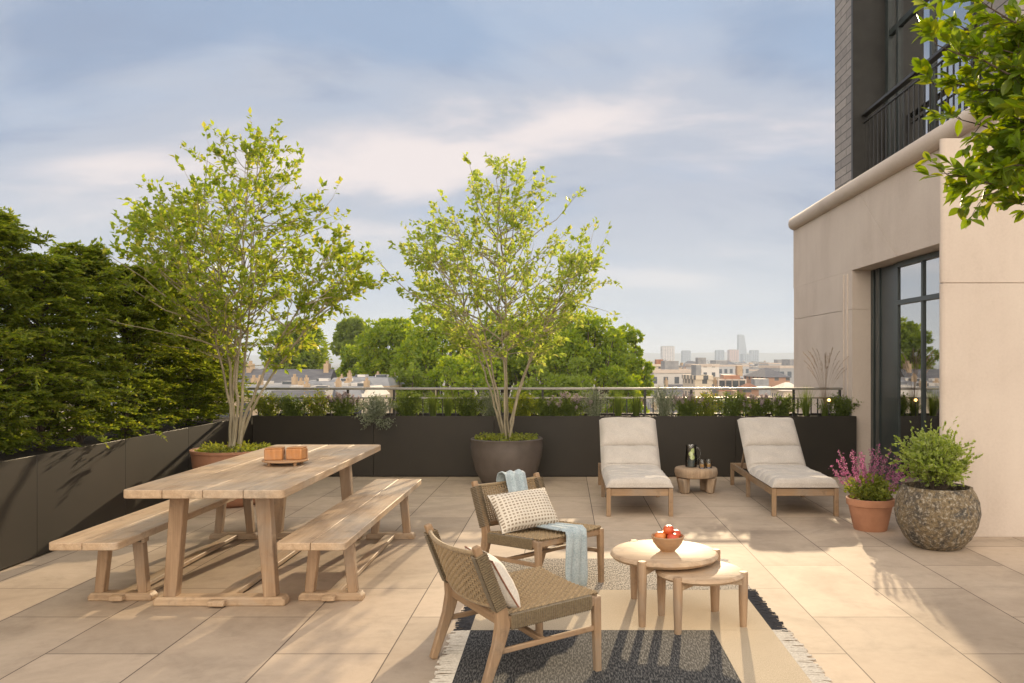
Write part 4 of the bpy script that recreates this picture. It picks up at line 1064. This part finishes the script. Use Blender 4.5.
def herb(cx, cy, z, rx, ry, h, n, m_, label, seed, leaf=(0.02,0.045), wr=0.4, bloom=None, nb_=0, droop=0.0, name='herb_plant', spikes=0, stems=40):
    rg = np.random.default_rng(seed); t = thing(name, label, 'plant', (cx, cy, z))
    st_ = MB(); P, D = [], []; BP, BD = [], []
    for k in range(stems):
        a = 2*math.pi*k/stems+rg.uniform(-.3,.3); q = rg.uniform(0.15, 1)
        tip = np.array([cx+rx*q*math.cos(a), cy+ry*q*math.sin(a), z+h*(1-0.45*q*q)*rg.uniform(0.75, 1.1)-droop*q*max(0, -math.sin(a))])
        base = np.array([cx+rg.normal(0, 0.02), cy+rg.normal(0, 0.02), z-0.03]); mid = (base+tip)/2+np.array([0,0,0.12*h])
        pts = [(1-u)**2*base+2*u*(1-u)*mid+u*u*tip for u in np.linspace(0, 1, 8)]
        st_.tube([tuple(p) for p in pts], 0.0022, 3, False)
        m1 = n//stems
        for _ in range(m1):
            u = rg.uniform(0.15, 1)*7; i = min(int(u), 6); p = pts[i]+(pts[i+1]-pts[i])*(u-i)
            P.append(p+rg.normal(0, 0.018, 3)); D.append(nrm(pts[i+1]-pts[i])*0.6+rg.normal(0, 0.7, 3))
        if spikes:
            d = nrm(tip-mid)+np.array([0,0,0.9]); d = nrm(d); sl = spikes*rg.uniform(0.6, 1.15)
            st_.tube([tuple(tip), tuple(tip+d*sl)], 0.0016, 3, False)
            for _ in range(52):
                u = rg.uniform(0.15, 1); BP.append(tip+d*sl*u+rg.normal(0, 0.007, 3)); BD.append(d*0.5+rg.normal(0, 0.7, 3))
        elif bloom is not None:
            for _ in range(nb_//stems): BP.append(tip+rg.normal(0, 0.03, 3)); BD.append(rg.normal(0, 0.8, 3)+np.array([0,0,0.4]))
    P = np.array(P); D = np.array(D); L = rg.uniform(leaf[0], leaf[1], len(P))
    obj('stems', st_, M_stem, t, 60)
    v, f = leaves(P, D, L, L*wr, 0.2, rg); leafobj('foliage', v, f, m_, t)
    if bloom is not None and BP:
        L = rg.uniform(0.010, 0.022, len(BP)); v, f = leaves(np.array(BP), np.array(BD), L, L*0.7, 0.2, rg); leafobj('blossom', v, f, bloom, t)
    return t
def PX(x, Y): return (x-565)*Y/825
YP = 10.66; ZP = 0.74
# (px, kind, label)
beds = [
 (268,'lime','yellow-green herb at the left end of the long trough, under the first railing post'),
 (292,'herb','low green herb right of the yellow-green one at the trough left end'),
 (318,'orange','green herb with amber blossom, left part of the long trough'),
 (342,'mauve','herb with mauve blossom left of the silver trailing plant'),
 (378,'silver','silver grey plant trailing over the front of the trough'),
 (408,'herb','low dark herb right of the silver trailing plant'),
 (433,'grass','first upright grass tuft, left of the centre tree'),
 (448,'grass','second upright grass tuft, closest on the left to the centre tree'),
 (468,'herb','green herb in the trough hidden partly by the centre tree stems'),
 (490,'silver2','silver herb behind the stems of the centre tree'),
 (522,'lime','yellow-green herb just right of the centre tree'),
 (548,'herb','green herb between the centre tree and the pale spiky plant'),
 (570,'mauve','herb with pale mauve blossom left of the near lounger back'),
 (594,'silver2','tall silver herb above the top of the left lounger'),
 (618,'grass','grass tuft right above the left lounger mattress top'),
 (636,'grass','grass tuft above the gap right of the left lounger'),
 (664,'silver2','silver herb above the stump table'),
 (688,'mauve','herb with mauve blossom above the glass jug'),
 (706,'orange','herb with amber blossom right above the tumblers'),
 (734,'herb','dark green herb behind the left corner of the right lounger back'),
 (758,'mauve','herb with mauve blossom above the right lounger back'),
 (782,'herb','green herb just left of the two tall grasses'),
 (806,'grass2','bright green upright grass near the right end of the trough'),
 (842,'herb','low green herb at the right end of the long trough'),
]
for i, (px_, kind, lb) in enumerate(beds):
    x = PX(px_, YP); sd_ = 200+i; j = (i*37 % 11)/11-0.5
    if kind == 'grass': tuft(x, YP+0.03*j, ZP, 260, 0.38, 0.15, G_herb, lb, sd_, wid=0.006)
    elif kind == 'grass2': tuft(x, YP, ZP, 260, 0.42, 0.17, G_herb, lb, sd_, wid=0.006)
    elif kind == 'herb': herb(x, YP+0.04*j, ZP, 0.34, 0.12, 0.29+0.08*j, 2400, G_herb, lb, sd_)
    elif kind == 'lime': herb(x, YP, ZP, 0.33, 0.12, 0.31, 2000, G_lime, lb, sd_)
    elif kind == 'orange': herb(x, YP, ZP, 0.30, 0.12, 0.33, 1700, G_lime, lb, sd_, bloom=G_orange, nb_=110)
    elif kind == 'mauve': herb(x, YP, ZP, 0.32, 0.12, 0.26, 2200, G_herb, lb, sd_, bloom=G_mauve, nb_=0, spikes=0.06)
    elif kind == 'silver2': herb(x, YP, ZP, 0.28, 0.12, 0.38+0.06*j, 2100, G_silver, lb, sd_, wr=0.25)
    elif kind == 'silver': herb(x, YP-0.13, ZP+0.02, 0.34, 0.24, 0.26, 3600, G_silver, lb, sd_, wr=0.3, droop=0.34, stems=60)
# tall feathery grass near the wall
def feather(cx, cy, z, lb, seed):
    rg = np.random.default_rng(seed); t = tuft(cx, cy, z, 170, 0.34, 0.18, G_herb, lb, seed, wid=0.006)
    st_ = MB(); P, D = [], []
    for k in range(24):
        a = rg.uniform(0, 2*math.pi); sx_ = rg.uniform(0.03, 0.46); h = rg.uniform(0.75, 1.08); dx = math.cos(a)*sx_*0.9+0.05; dy = math.sin(a)*0.12
        pts = [np.array([cx+dx*u**1.8, cy+dy*u**1.8, z+h*(u-0.16*u**4)]) for u in np.linspace(0, 1, 10)]
        st_.tube([tuple(p) for p in pts], [0.0016]*9+[0.0008], 3, False)
        for _ in range(60):
            u = rg.uniform(6, 9); i = min(int(u), 8); p = pts[i]+(pts[i+1]-pts[i])*(u-i) if i < 9 else pts[9]
            P.append(p); D.append(nrm(pts[9]-pts[7])+rg.normal(0, 0.25, 3))
    v, f = cards(np.array(P), np.array(D), 0.022, 0.004, rg); obj('stalks', st_, G_straw, t, 60); leafobj('seed_heads', v, f, G_straw, t)
feather(PX(825, YP), YP, ZP, 'tall feathery grass with arching seed heads against the stone wall', 400)
# small lit garden lamp among the grasses
lx = PX(829, 10.56)
gl_ = thing('garden_light', 'small glowing spike lamp among the grasses at the right end of the trough', 'lamp', (lx, 10.56, 0.70))
obj('stake', MB().tube([(lx,10.56,0.70),(lx,10.56,0.955)], 0.006, 8), M_iron, gl_, 60)
obj('bulb', MB().ball((lx,10.56,0.975), 0.019, n=14, m=8), emis('lit_bulb', (1.0,0.50,0.14), 4), gl_, 60)
obj('cap', MB().lathe([(0.0,1.008),(0.028,0.998),(0.03,0.994),(0.0,0.996)], lx, 10.56, 0, 18), M_iron, gl_, 60)

# ---------------------------------------------------------------- pots on the right
c4 = (2.69, 7.27)
pot(*c4, [(0.0,0.0),(0.135,0.0),(0.142,0.01),(0.185,0.215),(0.20,0.22),(0.205,0.275),(0.195,0.28),(0.18,0.27),(0.172,0.21),(0.0,0.20)], M_terra, 'tapered terracotta pot holding the purple flowers', soil=(0.172,0.25))
herb(c4[0], c4[1], 0.255, 0.25, 0.22, 0.20, 3000, G_lime, 'purple-flowered sage plant in the terracotta pot', 301, leaf=(0.025,0.05), wr=0.5, bloom=G_purple, spikes=0.27, stems=44, name='flowering_sage')
c5 = (2.975, 6.60)
rj = lambda q, z: 0.005*math.sin(4*q+z*9)+0.004*math.sin(11*q-z*17)
pot(*c5, [(0.0,0.0),(0.165,0.0),(0.19,0.012),(0.252,0.08),(0.300,0.18),(0.318,0.28),(0.308,0.37),(0.282,0.44),(0.262,0.468),(0.260,0.485),(0.238,0.485),(0.235,0.45),(0.27,0.37),(0.0,0.36)], M_mosspot, 'big round pitted stone pot by the wall', jitter=rj, soil=(0.25,0.43), seg=80)
def bush(cx, cy, z, r, h, label, seed):
    rg = np.random.default_rng(seed); t = thing('leafy_shrub', label, 'shrub', (cx, cy, z)); wd = MB(); P, D = [], []
    for k in range(110):
        a = rg.uniform(0, 2*math.pi); e = math.acos(rg.uniform(-0.3, 1)); q = rg.uniform(0.6, 0.98)
        tip = np.array([cx+r*q*math.sin(e)*math.cos(a), cy+r*q*math.sin(e)*math.sin(a), z+0.14+h*0.62*(0.35+q*math.cos(e)*0.75)])
        base = np.array([cx+rg.normal(0,.02), cy+rg.normal(0,.02), z-0.05]); mid = (base+tip)/2+np.array([0,0,0.05])
        pts = [(1-u)**2*base+2*u*(1-u)*mid+u*u*tip for u in np.linspace(0, 1, 7)]
        wd.tube([tuple(p) for p in pts], [0.004,0.0035,0.003,0.0025,0.002,0.0018,0.0012], 4, False)
        for _ in range(7):
            i = rg.integers(3, 7); p = pts[i]; d = nrm(pts[i]-pts[i-1])+rg.normal(0, 0.7, 3); l = rg.uniform(0.03, 0.08)
            for _ in range(11): P.append(p+d*l*rg.uniform(0, 1)); D.append(d+rg.normal(0, 0.6, 3))
    P = np.array(P); D = np.array(D); L = rg.uniform(0.020, 0.036, len(P))
    obj('stems', wd, M_barkd, t, 60); v, f = leaves(P, D, L, L*0.68, 0.2, rg); leafobj('foliage', v, f, G_bush, t)
bush(c5[0]-0.02, c5[1], 0.42, 0.275, 0.50, 'rounded small-leaved shrub in the stone pot', 302)

# ---------------------------------------------------------------- park trees beyond the terrace
def park_tree(cx, cy, topz, rad, lobes, n, leaf, m_, label, seed, low=None, group='park trees beyond the railing'):
    rg = np.random.default_rng(seed); t = thing('park_tree', label, 'tree', (cx, cy, GZ), 0, group)
    H = topz-GZ; low = low if low is not None else GZ+H*0.35
    wd = MB().tube([(cx,cy,GZ),(cx+0.3,cy,GZ+H*0.4),(cx,cy,GZ+H*0.75)], [0.5,0.38,0.15], 9)
    P = []; D = []
    cz = (topz+low)/2; hz = (topz-low)/2
    # clumps on and in an uneven egg
    for k in range(lobes):
        u = rg.normal(0, 1, 3); u = u/np.linalg.norm(u); q = rg.uniform(0.45, 0.84)
        if u[2] < -0.5: u[2] *= 0.3
        c = np.array([cx+rad*q*u[0], cy+rad*q*u[1], cz+hz*q*u[2]])
        r_ = rad*rg.uniform(0.14, 0.30)
        wd.tube([(cx,cy,GZ+H*0.45),tuple((c+np.array([cx,cy,GZ+H*0.6]))/2),tuple(c)], [0.16,0.09,0.03], 4, False)
        m1 = n//lobes
        a = rg.normal(0, 1, (m1,3)); a = unit(a); rr = r_*rg.uniform(0.55, 1.08, (m1,1))**0.6
        a2 = a*rr*np.array([1,1,0.75])
        P.append(c+a2); D.append(a+rg.normal(0, 0.7, (m1,3)))
    P = np.concatenate(P); D = np.concatenate(D); n_ = len(P); L = rg.uniform(0.7, 1.3, n_)*leaf
    v, f = cards(P, D, L, L*0.62, rg)
    obj('trunk', wd, M_barkd, t, 60); leafobj('crown', v, f, m_, t)
def pt(px_, py_, Y): return ((px_-565)*Y/825, 1.5+(359-py_)*Y/825)
# px centre, top px, Y, half-width px, ...
pk = [
 (298,316,95,40,G_backd,'round dark green tree standing behind the slate roof'),
 (352,314,130,22,G_backd,'small bluish tree peeping out between the round tree and the big ones'),
 (356,340,105,20,G_back,'short bright tree right of the chimney roof'),
 (392,308,72,42,G_back,'yellow-green park tree at the left end of the tree mass'),
 (440,298,66,52,G_back,'large park tree left of the centre tree stems'),
 (497,302,74,52,G_backd,'darker park tree straight behind the centre tree'),
 (545,296,70,50,G_back,'tall park tree just right of the centre tree'),
 (588,300,64,46,G_back,'broad park tree behind the left lounger'),
 (626,320,68,28,G_back,'last park tree before the open city view'),
 (465,340,56,46,G_back,'lower park tree in front left of the centre'),
 (560,344,55,50,G_backd,'lower park tree in front right of the centre'),
 (400,352,55,34,G_backd,'low park tree in front at the left end of the mass'),
 (622,356,58,26,G_back,'low park tree in front at the right end of the mass'),
 (220,345,90,40,G_backd,'park tree mostly hidden by the hedge at the left'),
]
for i, (a, b, Y, hw, m_, lb) in enumerate(pk):
    x, z = pt(a, b, Y); r_ = hw*Y/825
    park_tree(x, Y, z, r_, 46, 9000, 0.0052*Y, m_, lb, 500+i, low=z-max(2.3*r_, 9))

# ---------------------------------------------------------------- city
M_slate = plain('slate_roof', (0.10,0.10,0.11), (0.17,0.165,0.165), 1.2, 0.8, 6, 0.2, 0.02, 0, (1,4,1))
M_lead = plain('lead_roof', (0.22,0.22,0.225), (0.32,0.315,0.31), 0.8, 0.7, 4, 0)
M_redroof = plain('tile_roof', (0.26,0.12,0.07), (0.36,0.19,0.12), 0.8, 0.85, 5, 0)
M_potc = plain('chimney_brick', (0.38,0.27,0.17), (0.48,0.36,0.24), 1.5, 0.9, 5, 0)
M_winp = plain('window_glass_far', (0.04,0.045,0.05), (0.07,0.075,0.08), 1, 0.15, 2, 0)
FW = [facade('white_render_facade', (0.62,0.58,0.53), (0.10,0.11,0.12), 2.2, 2.7, (0.42,0.5)),
      facade('cream_facade', (0.55,0.46,0.35), (0.10,0.10,0.10), 2.1, 2.8, (0.40,0.5)),
      facade('brick_facade', (0.36,0.21,0.14), (0.12,0.12,0.12), 2.6, 3.1, (0.38,0.5)),
      facade('tan_brick_facade', (0.42,0.32,0.22), (0.10,0.10,0.10), 2.8, 3.2, (0.40,0.5)),
      facade('grey_facade', (0.40,0.40,0.40), (0.12,0.14,0.16), 3.4, 3.4, (0.55,0.5))]
def house(kind, label='', loc=(0,0,0), rz=0, w_=14, d_=11, h=20, wm=None, rm=None, group=None, name='city_building', grp=True):
    t = thing(name, label, 'building', loc, rz, group)
    wm = wm or FW[0]; rm = rm or M_lead
    if kind == 'flat':
        obj('walls', MB().box(-w_/2, w_/2, -d_/2, d_/2, 0, h), wm, t, 30, world=False)
        obj('parapet', MB().box(-w_/2-0.15, w_/2+0.15, -d_/2-0.15, -d_/2+0.2, h, h+0.7).box(-w_/2-0.15, w_/2+0.15, d_/2-0.2, d_/2+0.15, h, h+0.7).box(-w_/2-0.15, -w_/2+0.2, -d_/2+0.2, d_/2-0.2, h, h+0.7).box(w_/2-0.2, w_/2+0.15, -d_/2+0.2, d_/2-0.2, h, h+0.7), FW[1] if wm is FW[1] else M_stone, t, 30, world=False)
        obj('roof', MB().box(-w_/2+0.2, w_/2-0.2, -d_/2+0.2, d_/2-0.2, h-0.1, h+0.15).box(-w_*0.2, w_*0.1, -d_*0.2, d_*0.2, h+0.16, h+2.4), rm, t, 30, world=False)
    elif kind == 'gable':
        obj('walls', MB().box(-w_/2, w_/2, -d_/2, d_/2, 0, h), wm, t, 30, world=False)
        r = MB(); rh = d_*0.36
        r.add([(-w_/2-.2,-d_/2-.3,h),(w_/2+.2,-d_/2-.3,h),(w_/2+.2,0,h+rh),(-w_/2-.2,0,h+rh),(-w_/2-.2,d_/2+.3,h),(w_/2+.2,d_/2+.3,h)], [(0,1,2,3),(3,2,5,4),(0,3,4),(1,5,2),(0,4,5,1)])
        obj('roof', r, rm, t, 30, world=False)
        for s in (-1, 1):
            ck = min(1.0, w_/14); c = MB().box(s*(w_/2-0.3)-0.4*ck, s*(w_/2-0.3)+0.4*ck, -0.9*ck, 0.9*ck, h, h+rh+0.9*ck)
            for q in range(3): c.lathe([(0.14*ck,0),(0.11*ck,0.5*ck)], s*(w_/2-0.3), (-0.55+q*0.55)*ck, h+rh+0.9*ck, 7)
            obj('chimney', c, M_potc, t, 30, world=False)
    elif kind == 'mansard':
        obj('walls', MB().box(-w_/2, w_/2, -d_/2, d_/2, 0, h-3), wm, t, 30, world=False)
        a, b_ = w_/2, d_/2; k = 1.1
        obj('roof', MB().add([(-a,-b_,h-3),(a,-b_,h-3),(a,b_,h-3),(-a,b_,h-3),(-a+k,-b_+k,h),(a-k,-b_+k,h),(a-k,b_-k,h),(-a+k,b_-k,h)], [(0,1,5,4),(1,2,6,5),(2,3,7,6),(3,0,4,7),(4,5,6,7)]), rm, t, 30, world=False)
        for q in range(4):
            x = -a+w_*(q+0.5)/4
            dm = obj('dormer', MB().box(x-0.75, x+0.75, -b_+0.15, -b_+1.5, h-2.7, h-0.7), M_stone, t, 30, world=False)
            obj('window', MB().box(x-0.5, x+0.5, -b_+0.11, -b_+0.14, h-2.5, h-0.95), M_winp, dm, 30, world=False)
        obj('chimney', MB().box(a-1.3, a-0.3, -1.8, 1.8, h-0.2, h+1.8), M_potc, t, 30, world=False)
    elif kind == 'hip':
        obj('walls', MB().box(-w_/2, w_/2, -d_/2, d_/2, 0, h), wm, t, 30, world=False)
        k = min(w_, d_)*0.5
        a, b_ = w_/2+0.3, d_/2+0.3
        obj('roof', MB().add([(-a,-b_,h),(a,-b_,h),(a,b_,h),(-a,b_,h),(-a+k,0,h+k*0.75),(a-k,0,h+k*0.75)], [(0,1,5,4),(1,2,5),(2,3,4,5),(3,0,4),(0,3,2,1)]), rm, t, 30, world=False)
    return t
# named nearer buildings
x, z = pt(289, 380, 62)
house('gable', 'long grey slate roofed house with a tall end chimney below the round dark tree', (x, 62, GZ), R(2), 6.3, 6.5, 23.4, FW[3], M_slate, name='slate_roof_house')
def town(px_, top_py, Y, w_, d_, lb, seed, wm):
    x, z = pt(px_, top_py, Y); h = z-GZ; r = random.Random(seed)
    t = thing('town_house', lb, 'building', (x, Y, GZ), R(r.uniform(-6, 6)))
    obj('walls', MB().box(-w_/2, w_/2, -d_/2, d_/2, 0, h-0.5), wm, t, 30, world=False)
    obj('roof', MB().add([(-w_/2,-d_/2,h-0.5),(w_/2,-d_/2,h-0.5),(w_/2,d_/2,h-0.5),(-w_/2,d_/2,h-0.5),(-w_/2+.3,-d_/2+.6,h),(w_/2-.3,-d_/2+.6,h),(w_/2-.3,d_/2-.6,h),(-w_/2+.3,d_/2-.6,h)], [(0,1,5,4),(1,2,6,5),(2,3,7,6),(3,0,4,7),(4,5,6,7)]), r.choice([M_lead, M_slate]), t, 30, world=False)
    for k in range(3):
        cx_ = -w_/2+w_*(k+0.5)/3+r.uniform(-.3,.3); cy_ = r.uniform(-d_*0.3, d_*0.3)
        hc = r.uniform(0.18, 0.42); c = MB().box(cx_-0.10, cx_+0.10, cy_-0.2, cy_+0.2, h-0.1, h+hc)
        for q in range(2): c.lathe([(0.05,0),(0.04,0.16)], cx_, cy_-0.1+q*0.2, h+hc, 7)
        obj('chimney', c, M_potc, t, 30, world=False)
    for k in range(2):
        cx_ = -w_/2+w_*(k+1)/3; obj('skylight', MB().box(cx_-0.35, cx_+0.35, -0.4, 0.4, h+0.005, h+0.16), FW[0], t, 30, world=False)
    for k in range(4):
        cx_ = -w_/2+w_*(k+0.5)/4
        for zz in (h-2.2, h-4.6): obj('window', MB().box(cx_-0.28, cx_+0.28, -d_/2-0.02, -d_/2+0.02, zz, zz+1.3), M_winp, t, 30, world=False)
town(372, 377, 56, 4.2, 6, 'town house with pale chimneys between the slate roof and the big trees', 1, FW[3])
town(335, 381, 50, 4.0, 6, 'town house with lead roof just in front of the slate roof end chimney', 2, FW[2])
town(278, 384, 46, 4.4, 6, 'town house roof low in front of the slate roof, beside the clay bowl tree', 3, FW[3])
town(352, 386, 42, 2.6, 5, 'narrow town house just above the rail, right of the slate roof', 4, FW[1])
town(310, 389, 40, 3.0, 5, 'town house behind the railing bars below the slate roof', 5, FW[1])
def big(kind, px_, top_py, Y, wpx, lb, wm, rm, d_=None, rz=0, extra=0, name='city_block'):
    x, z = pt(px_, top_py, Y); w_ = wpx*Y/825
    return house(kind, lb, (x, Y, GZ), rz, w_, d_ or w_*0.7, z-GZ-extra, wm, rm, name=name)
big('flat', 672, 372.5, 170, 46, 'long white block with a row of dark windows behind the railing', FW[0], M_lead, 12, R(3))
big('flat', 702, 366.5, 225, 26, 'white rendered block stepping up behind the long white one', FW[0], M_lead, 12)
big('flat', 697, 379, 140, 17, 'small cream block in front of the white blocks', FW[1], M_lead, 8, R(6))
big('hip', 766, 368, 190, 24, 'brick and cream block with a dark hipped roof', FW[2], M_slate, 14, R(8), 2.0)
big('hip', 787, 377, 130, 20, 'pale roofed low hall next to the stone wall', FW[1], M_stone, 12, R(-5), 2.0)
big('mansard', 730, 375, 160, 26, 'tan brick terrace in the middle of the city view', FW[3], M_redroof, 9, R(-6))
big('hip', 748, 383, 120, 14, 'small brick house just over the railing below the hipped block', FW[2], M_redroof, 3, R(10), 0.8)
big('flat', 660, 366, 300, 22, 'cream flat-roofed block behind the end of the tree mass', FW[1], M_redroof, 14)
# skyline towers
def tower(px_, top_py, Y, wpx, lb, wm, shape='box'):
    x, z = pt(px_, top_py, Y); w_ = wpx*Y/825; h = z-GZ
    t = thing('tower_block', lb, 'tower', (x, Y, GZ))
    if shape == 'box':
        obj('shaft', MB().box(-w_/2, w_/2, -w_/2, w_/2, 0, h*0.985), wm, t, 30, world=False)
        obj('crown', MB().box(-w_/2*0.8, w_/2*0.8, -w_/2*0.8, w_/2*0.8, h*0.985, h), M_lead, t, 30, world=False)
    elif shape == 'round':
        obj('shaft', MB().lathe([(w_/2,0),(w_/2,h*0.97),(w_/2*0.9,h*0.97),(w_/2*0.9,h)], 0, 0, 0, 24), wm, t, 30, world=False)
    elif shape == 'sail':
        a = w_/2; vs = []; n = 12
        for i in range(n+1):
            q = i/n; xl = -a+a*0.05*q; xr = a*(1.0-0.75*q**2.2); zz = h*q
            zr = zz if i < n else h*0.985
            vs += [(xl,-a,zz),(xr,-a,zr),(xr,a,zr),(xl,a,zz)]
        fs = [(i*4+k, i*4+(k+1)%4, (i+1)*4+(k+1)%4, (i+1)*4+k) for i in range(n) for k in range(4)]+[(4*n,4*n+1,4*n+2,4*n+3),(3,2,1,0)]
        obj('shaft', MB().add(vs, fs), wm, t, 30, world=False)
    return t
FG = facade('blue_glass_facade', (0.30,0.34,0.38), (0.16,0.19,0.22), 6, 4, (0.6,0.6)); FC = facade('concrete_facade', (0.46,0.42,0.39), (0.22,0.22,0.23), 6, 3.5, (0.55,0.5)); FR = facade('pink_brick_tower', (0.46,0.33,0.29), (0.24,0.22,0.22), 6, 3.5, (0.45,0.5))
tower(667.5, 346, 2000, 12.5, 'wide pale tower block, first on the skyline beside the park trees', FC)
tower(686, 350.5, 2300, 8.5, 'slim blue grey tower, second on the skyline', FG)
tower(719.5, 350, 2300, 9.5, 'rounded blue grey tower left of the pink tower', FG, 'round')
tower(733, 349.5, 2100, 9.5, 'pink brick tower left of the leaning glass tower', FR)
tower(742, 334.5, 2600, 8.5, 'tallest glass tower with a curved slanting side', FG, 'sail')
tower(746, 354, 2200, 9, 'low glass block at the foot of the tallest tower', FG)
tower(754, 350, 2400, 8, 'grey block right of the tallest tower', FG)
tower(276, 350, 700, 8, 'pale grey block seen between the clay bowl tree and the round dark tree', FC)
# rank and file rooftops
r = random.Random(77)
protos = []
defs = [('flat',16,12,20,FW[0],M_lead),('flat',22,13,21,FW[1],M_lead),('gable',14,10,18,FW[2],M_redroof),('gable',18,10,19,FW[3],M_slate),('mansard',18,11,22,FW[0],M_slate),('mansard',15,10,21,FW[3],M_lead),('hip',18,13,19,FW[2],M_slate),('flat',26,15,23,FW[4],M_lead),('hip',15,12,18,FW[1],M_redroof)]
glab = ['white flat-roofed city building among the far rooftops','cream flat-roofed city building among the far rooftops','brick gabled city house with a red roof among the far rooftops','tan brick gabled city house with a slate roof among the far rooftops','white city building with a slate mansard roof among the far rooftops','tan brick city building with a lead mansard roof among the far rooftops','brick city building with a hipped slate roof among the far rooftops','large grey flat-roofed city building among the far rooftops','cream city building with a hipped red roof among the far rooftops']
for k, d in enumerate(defs): protos.append([house(d[0], glab[k], (0,0,0), 0, d[1], d[2], d[3], d[4], d[5], group='far city rooftops'), False])
cnt = 0
def put(X, Y, zs):
    global cnt
    k = r.randrange(len(protos)); p, used = protos[k]
    o = p if not used else copy_tree(p)
    protos[k][1] = True
    o.location = (X, Y, GZ); o.rotation_euler = (0, 0, R(r.choice([0, 90, 8, -12, 20])+r.uniform(-4, 4))); sc = r.uniform(0.85, 1.12)
    o.scale = (sc*zs[0], sc*zs[0], zs[1]); cnt += 1
Y = 135
while Y < 2600:
    row_gap = 12+Y*0.075
    lo, hi = 0.075, 0.30
    x = lo*Y
    wd_ = 9+Y*0.012
    while x < hi*Y+8 and cnt < 225:
        sc = 0.55+Y*0.0007
        put(x+r.uniform(-2, 2), Y+r.uniform(-5, 8), (sc, r.uniform(0.74, 1.04)))
        x += wd_*r.uniform(0.9, 1.5)*(1+Y*0.0006)
    Y += row_gap
for k in range(60):
    Y = r.uniform(90, 600); a = r.choice([r.uniform(-0.42, -0.16), r.uniform(-0.9, -0.4), r.uniform(0.28, 0.8)]); put(a*Y, Y, (1, r.uniform(0.75, 1.0)))

# ---------------------------------------------------------------- haze over the city
hz = MB().box(-7100, 7100, -1600, 7100, GZ-1, 112)
M_haze = bpy.data.materials.new('pale_haze'); M_haze.use_nodes = True; t = M_haze.node_tree; t.nodes.clear()
vo = N(t, 'ShaderNodeVolumePrincipled'); vo.inputs['Color'].default_value = (0.80,0.89,1.0,1); vo.inputs['Density'].default_value = 0.00026; vo.inputs['Anisotropy'].default_value = 0.0
oo = N(t, 'ShaderNodeOutputMaterial'); t.links.new(vo.outputs[0], oo.inputs['Volume'])
hazeo = obj('haze', hz, M_haze, None, None); tag(hazeo, kind='stuff')
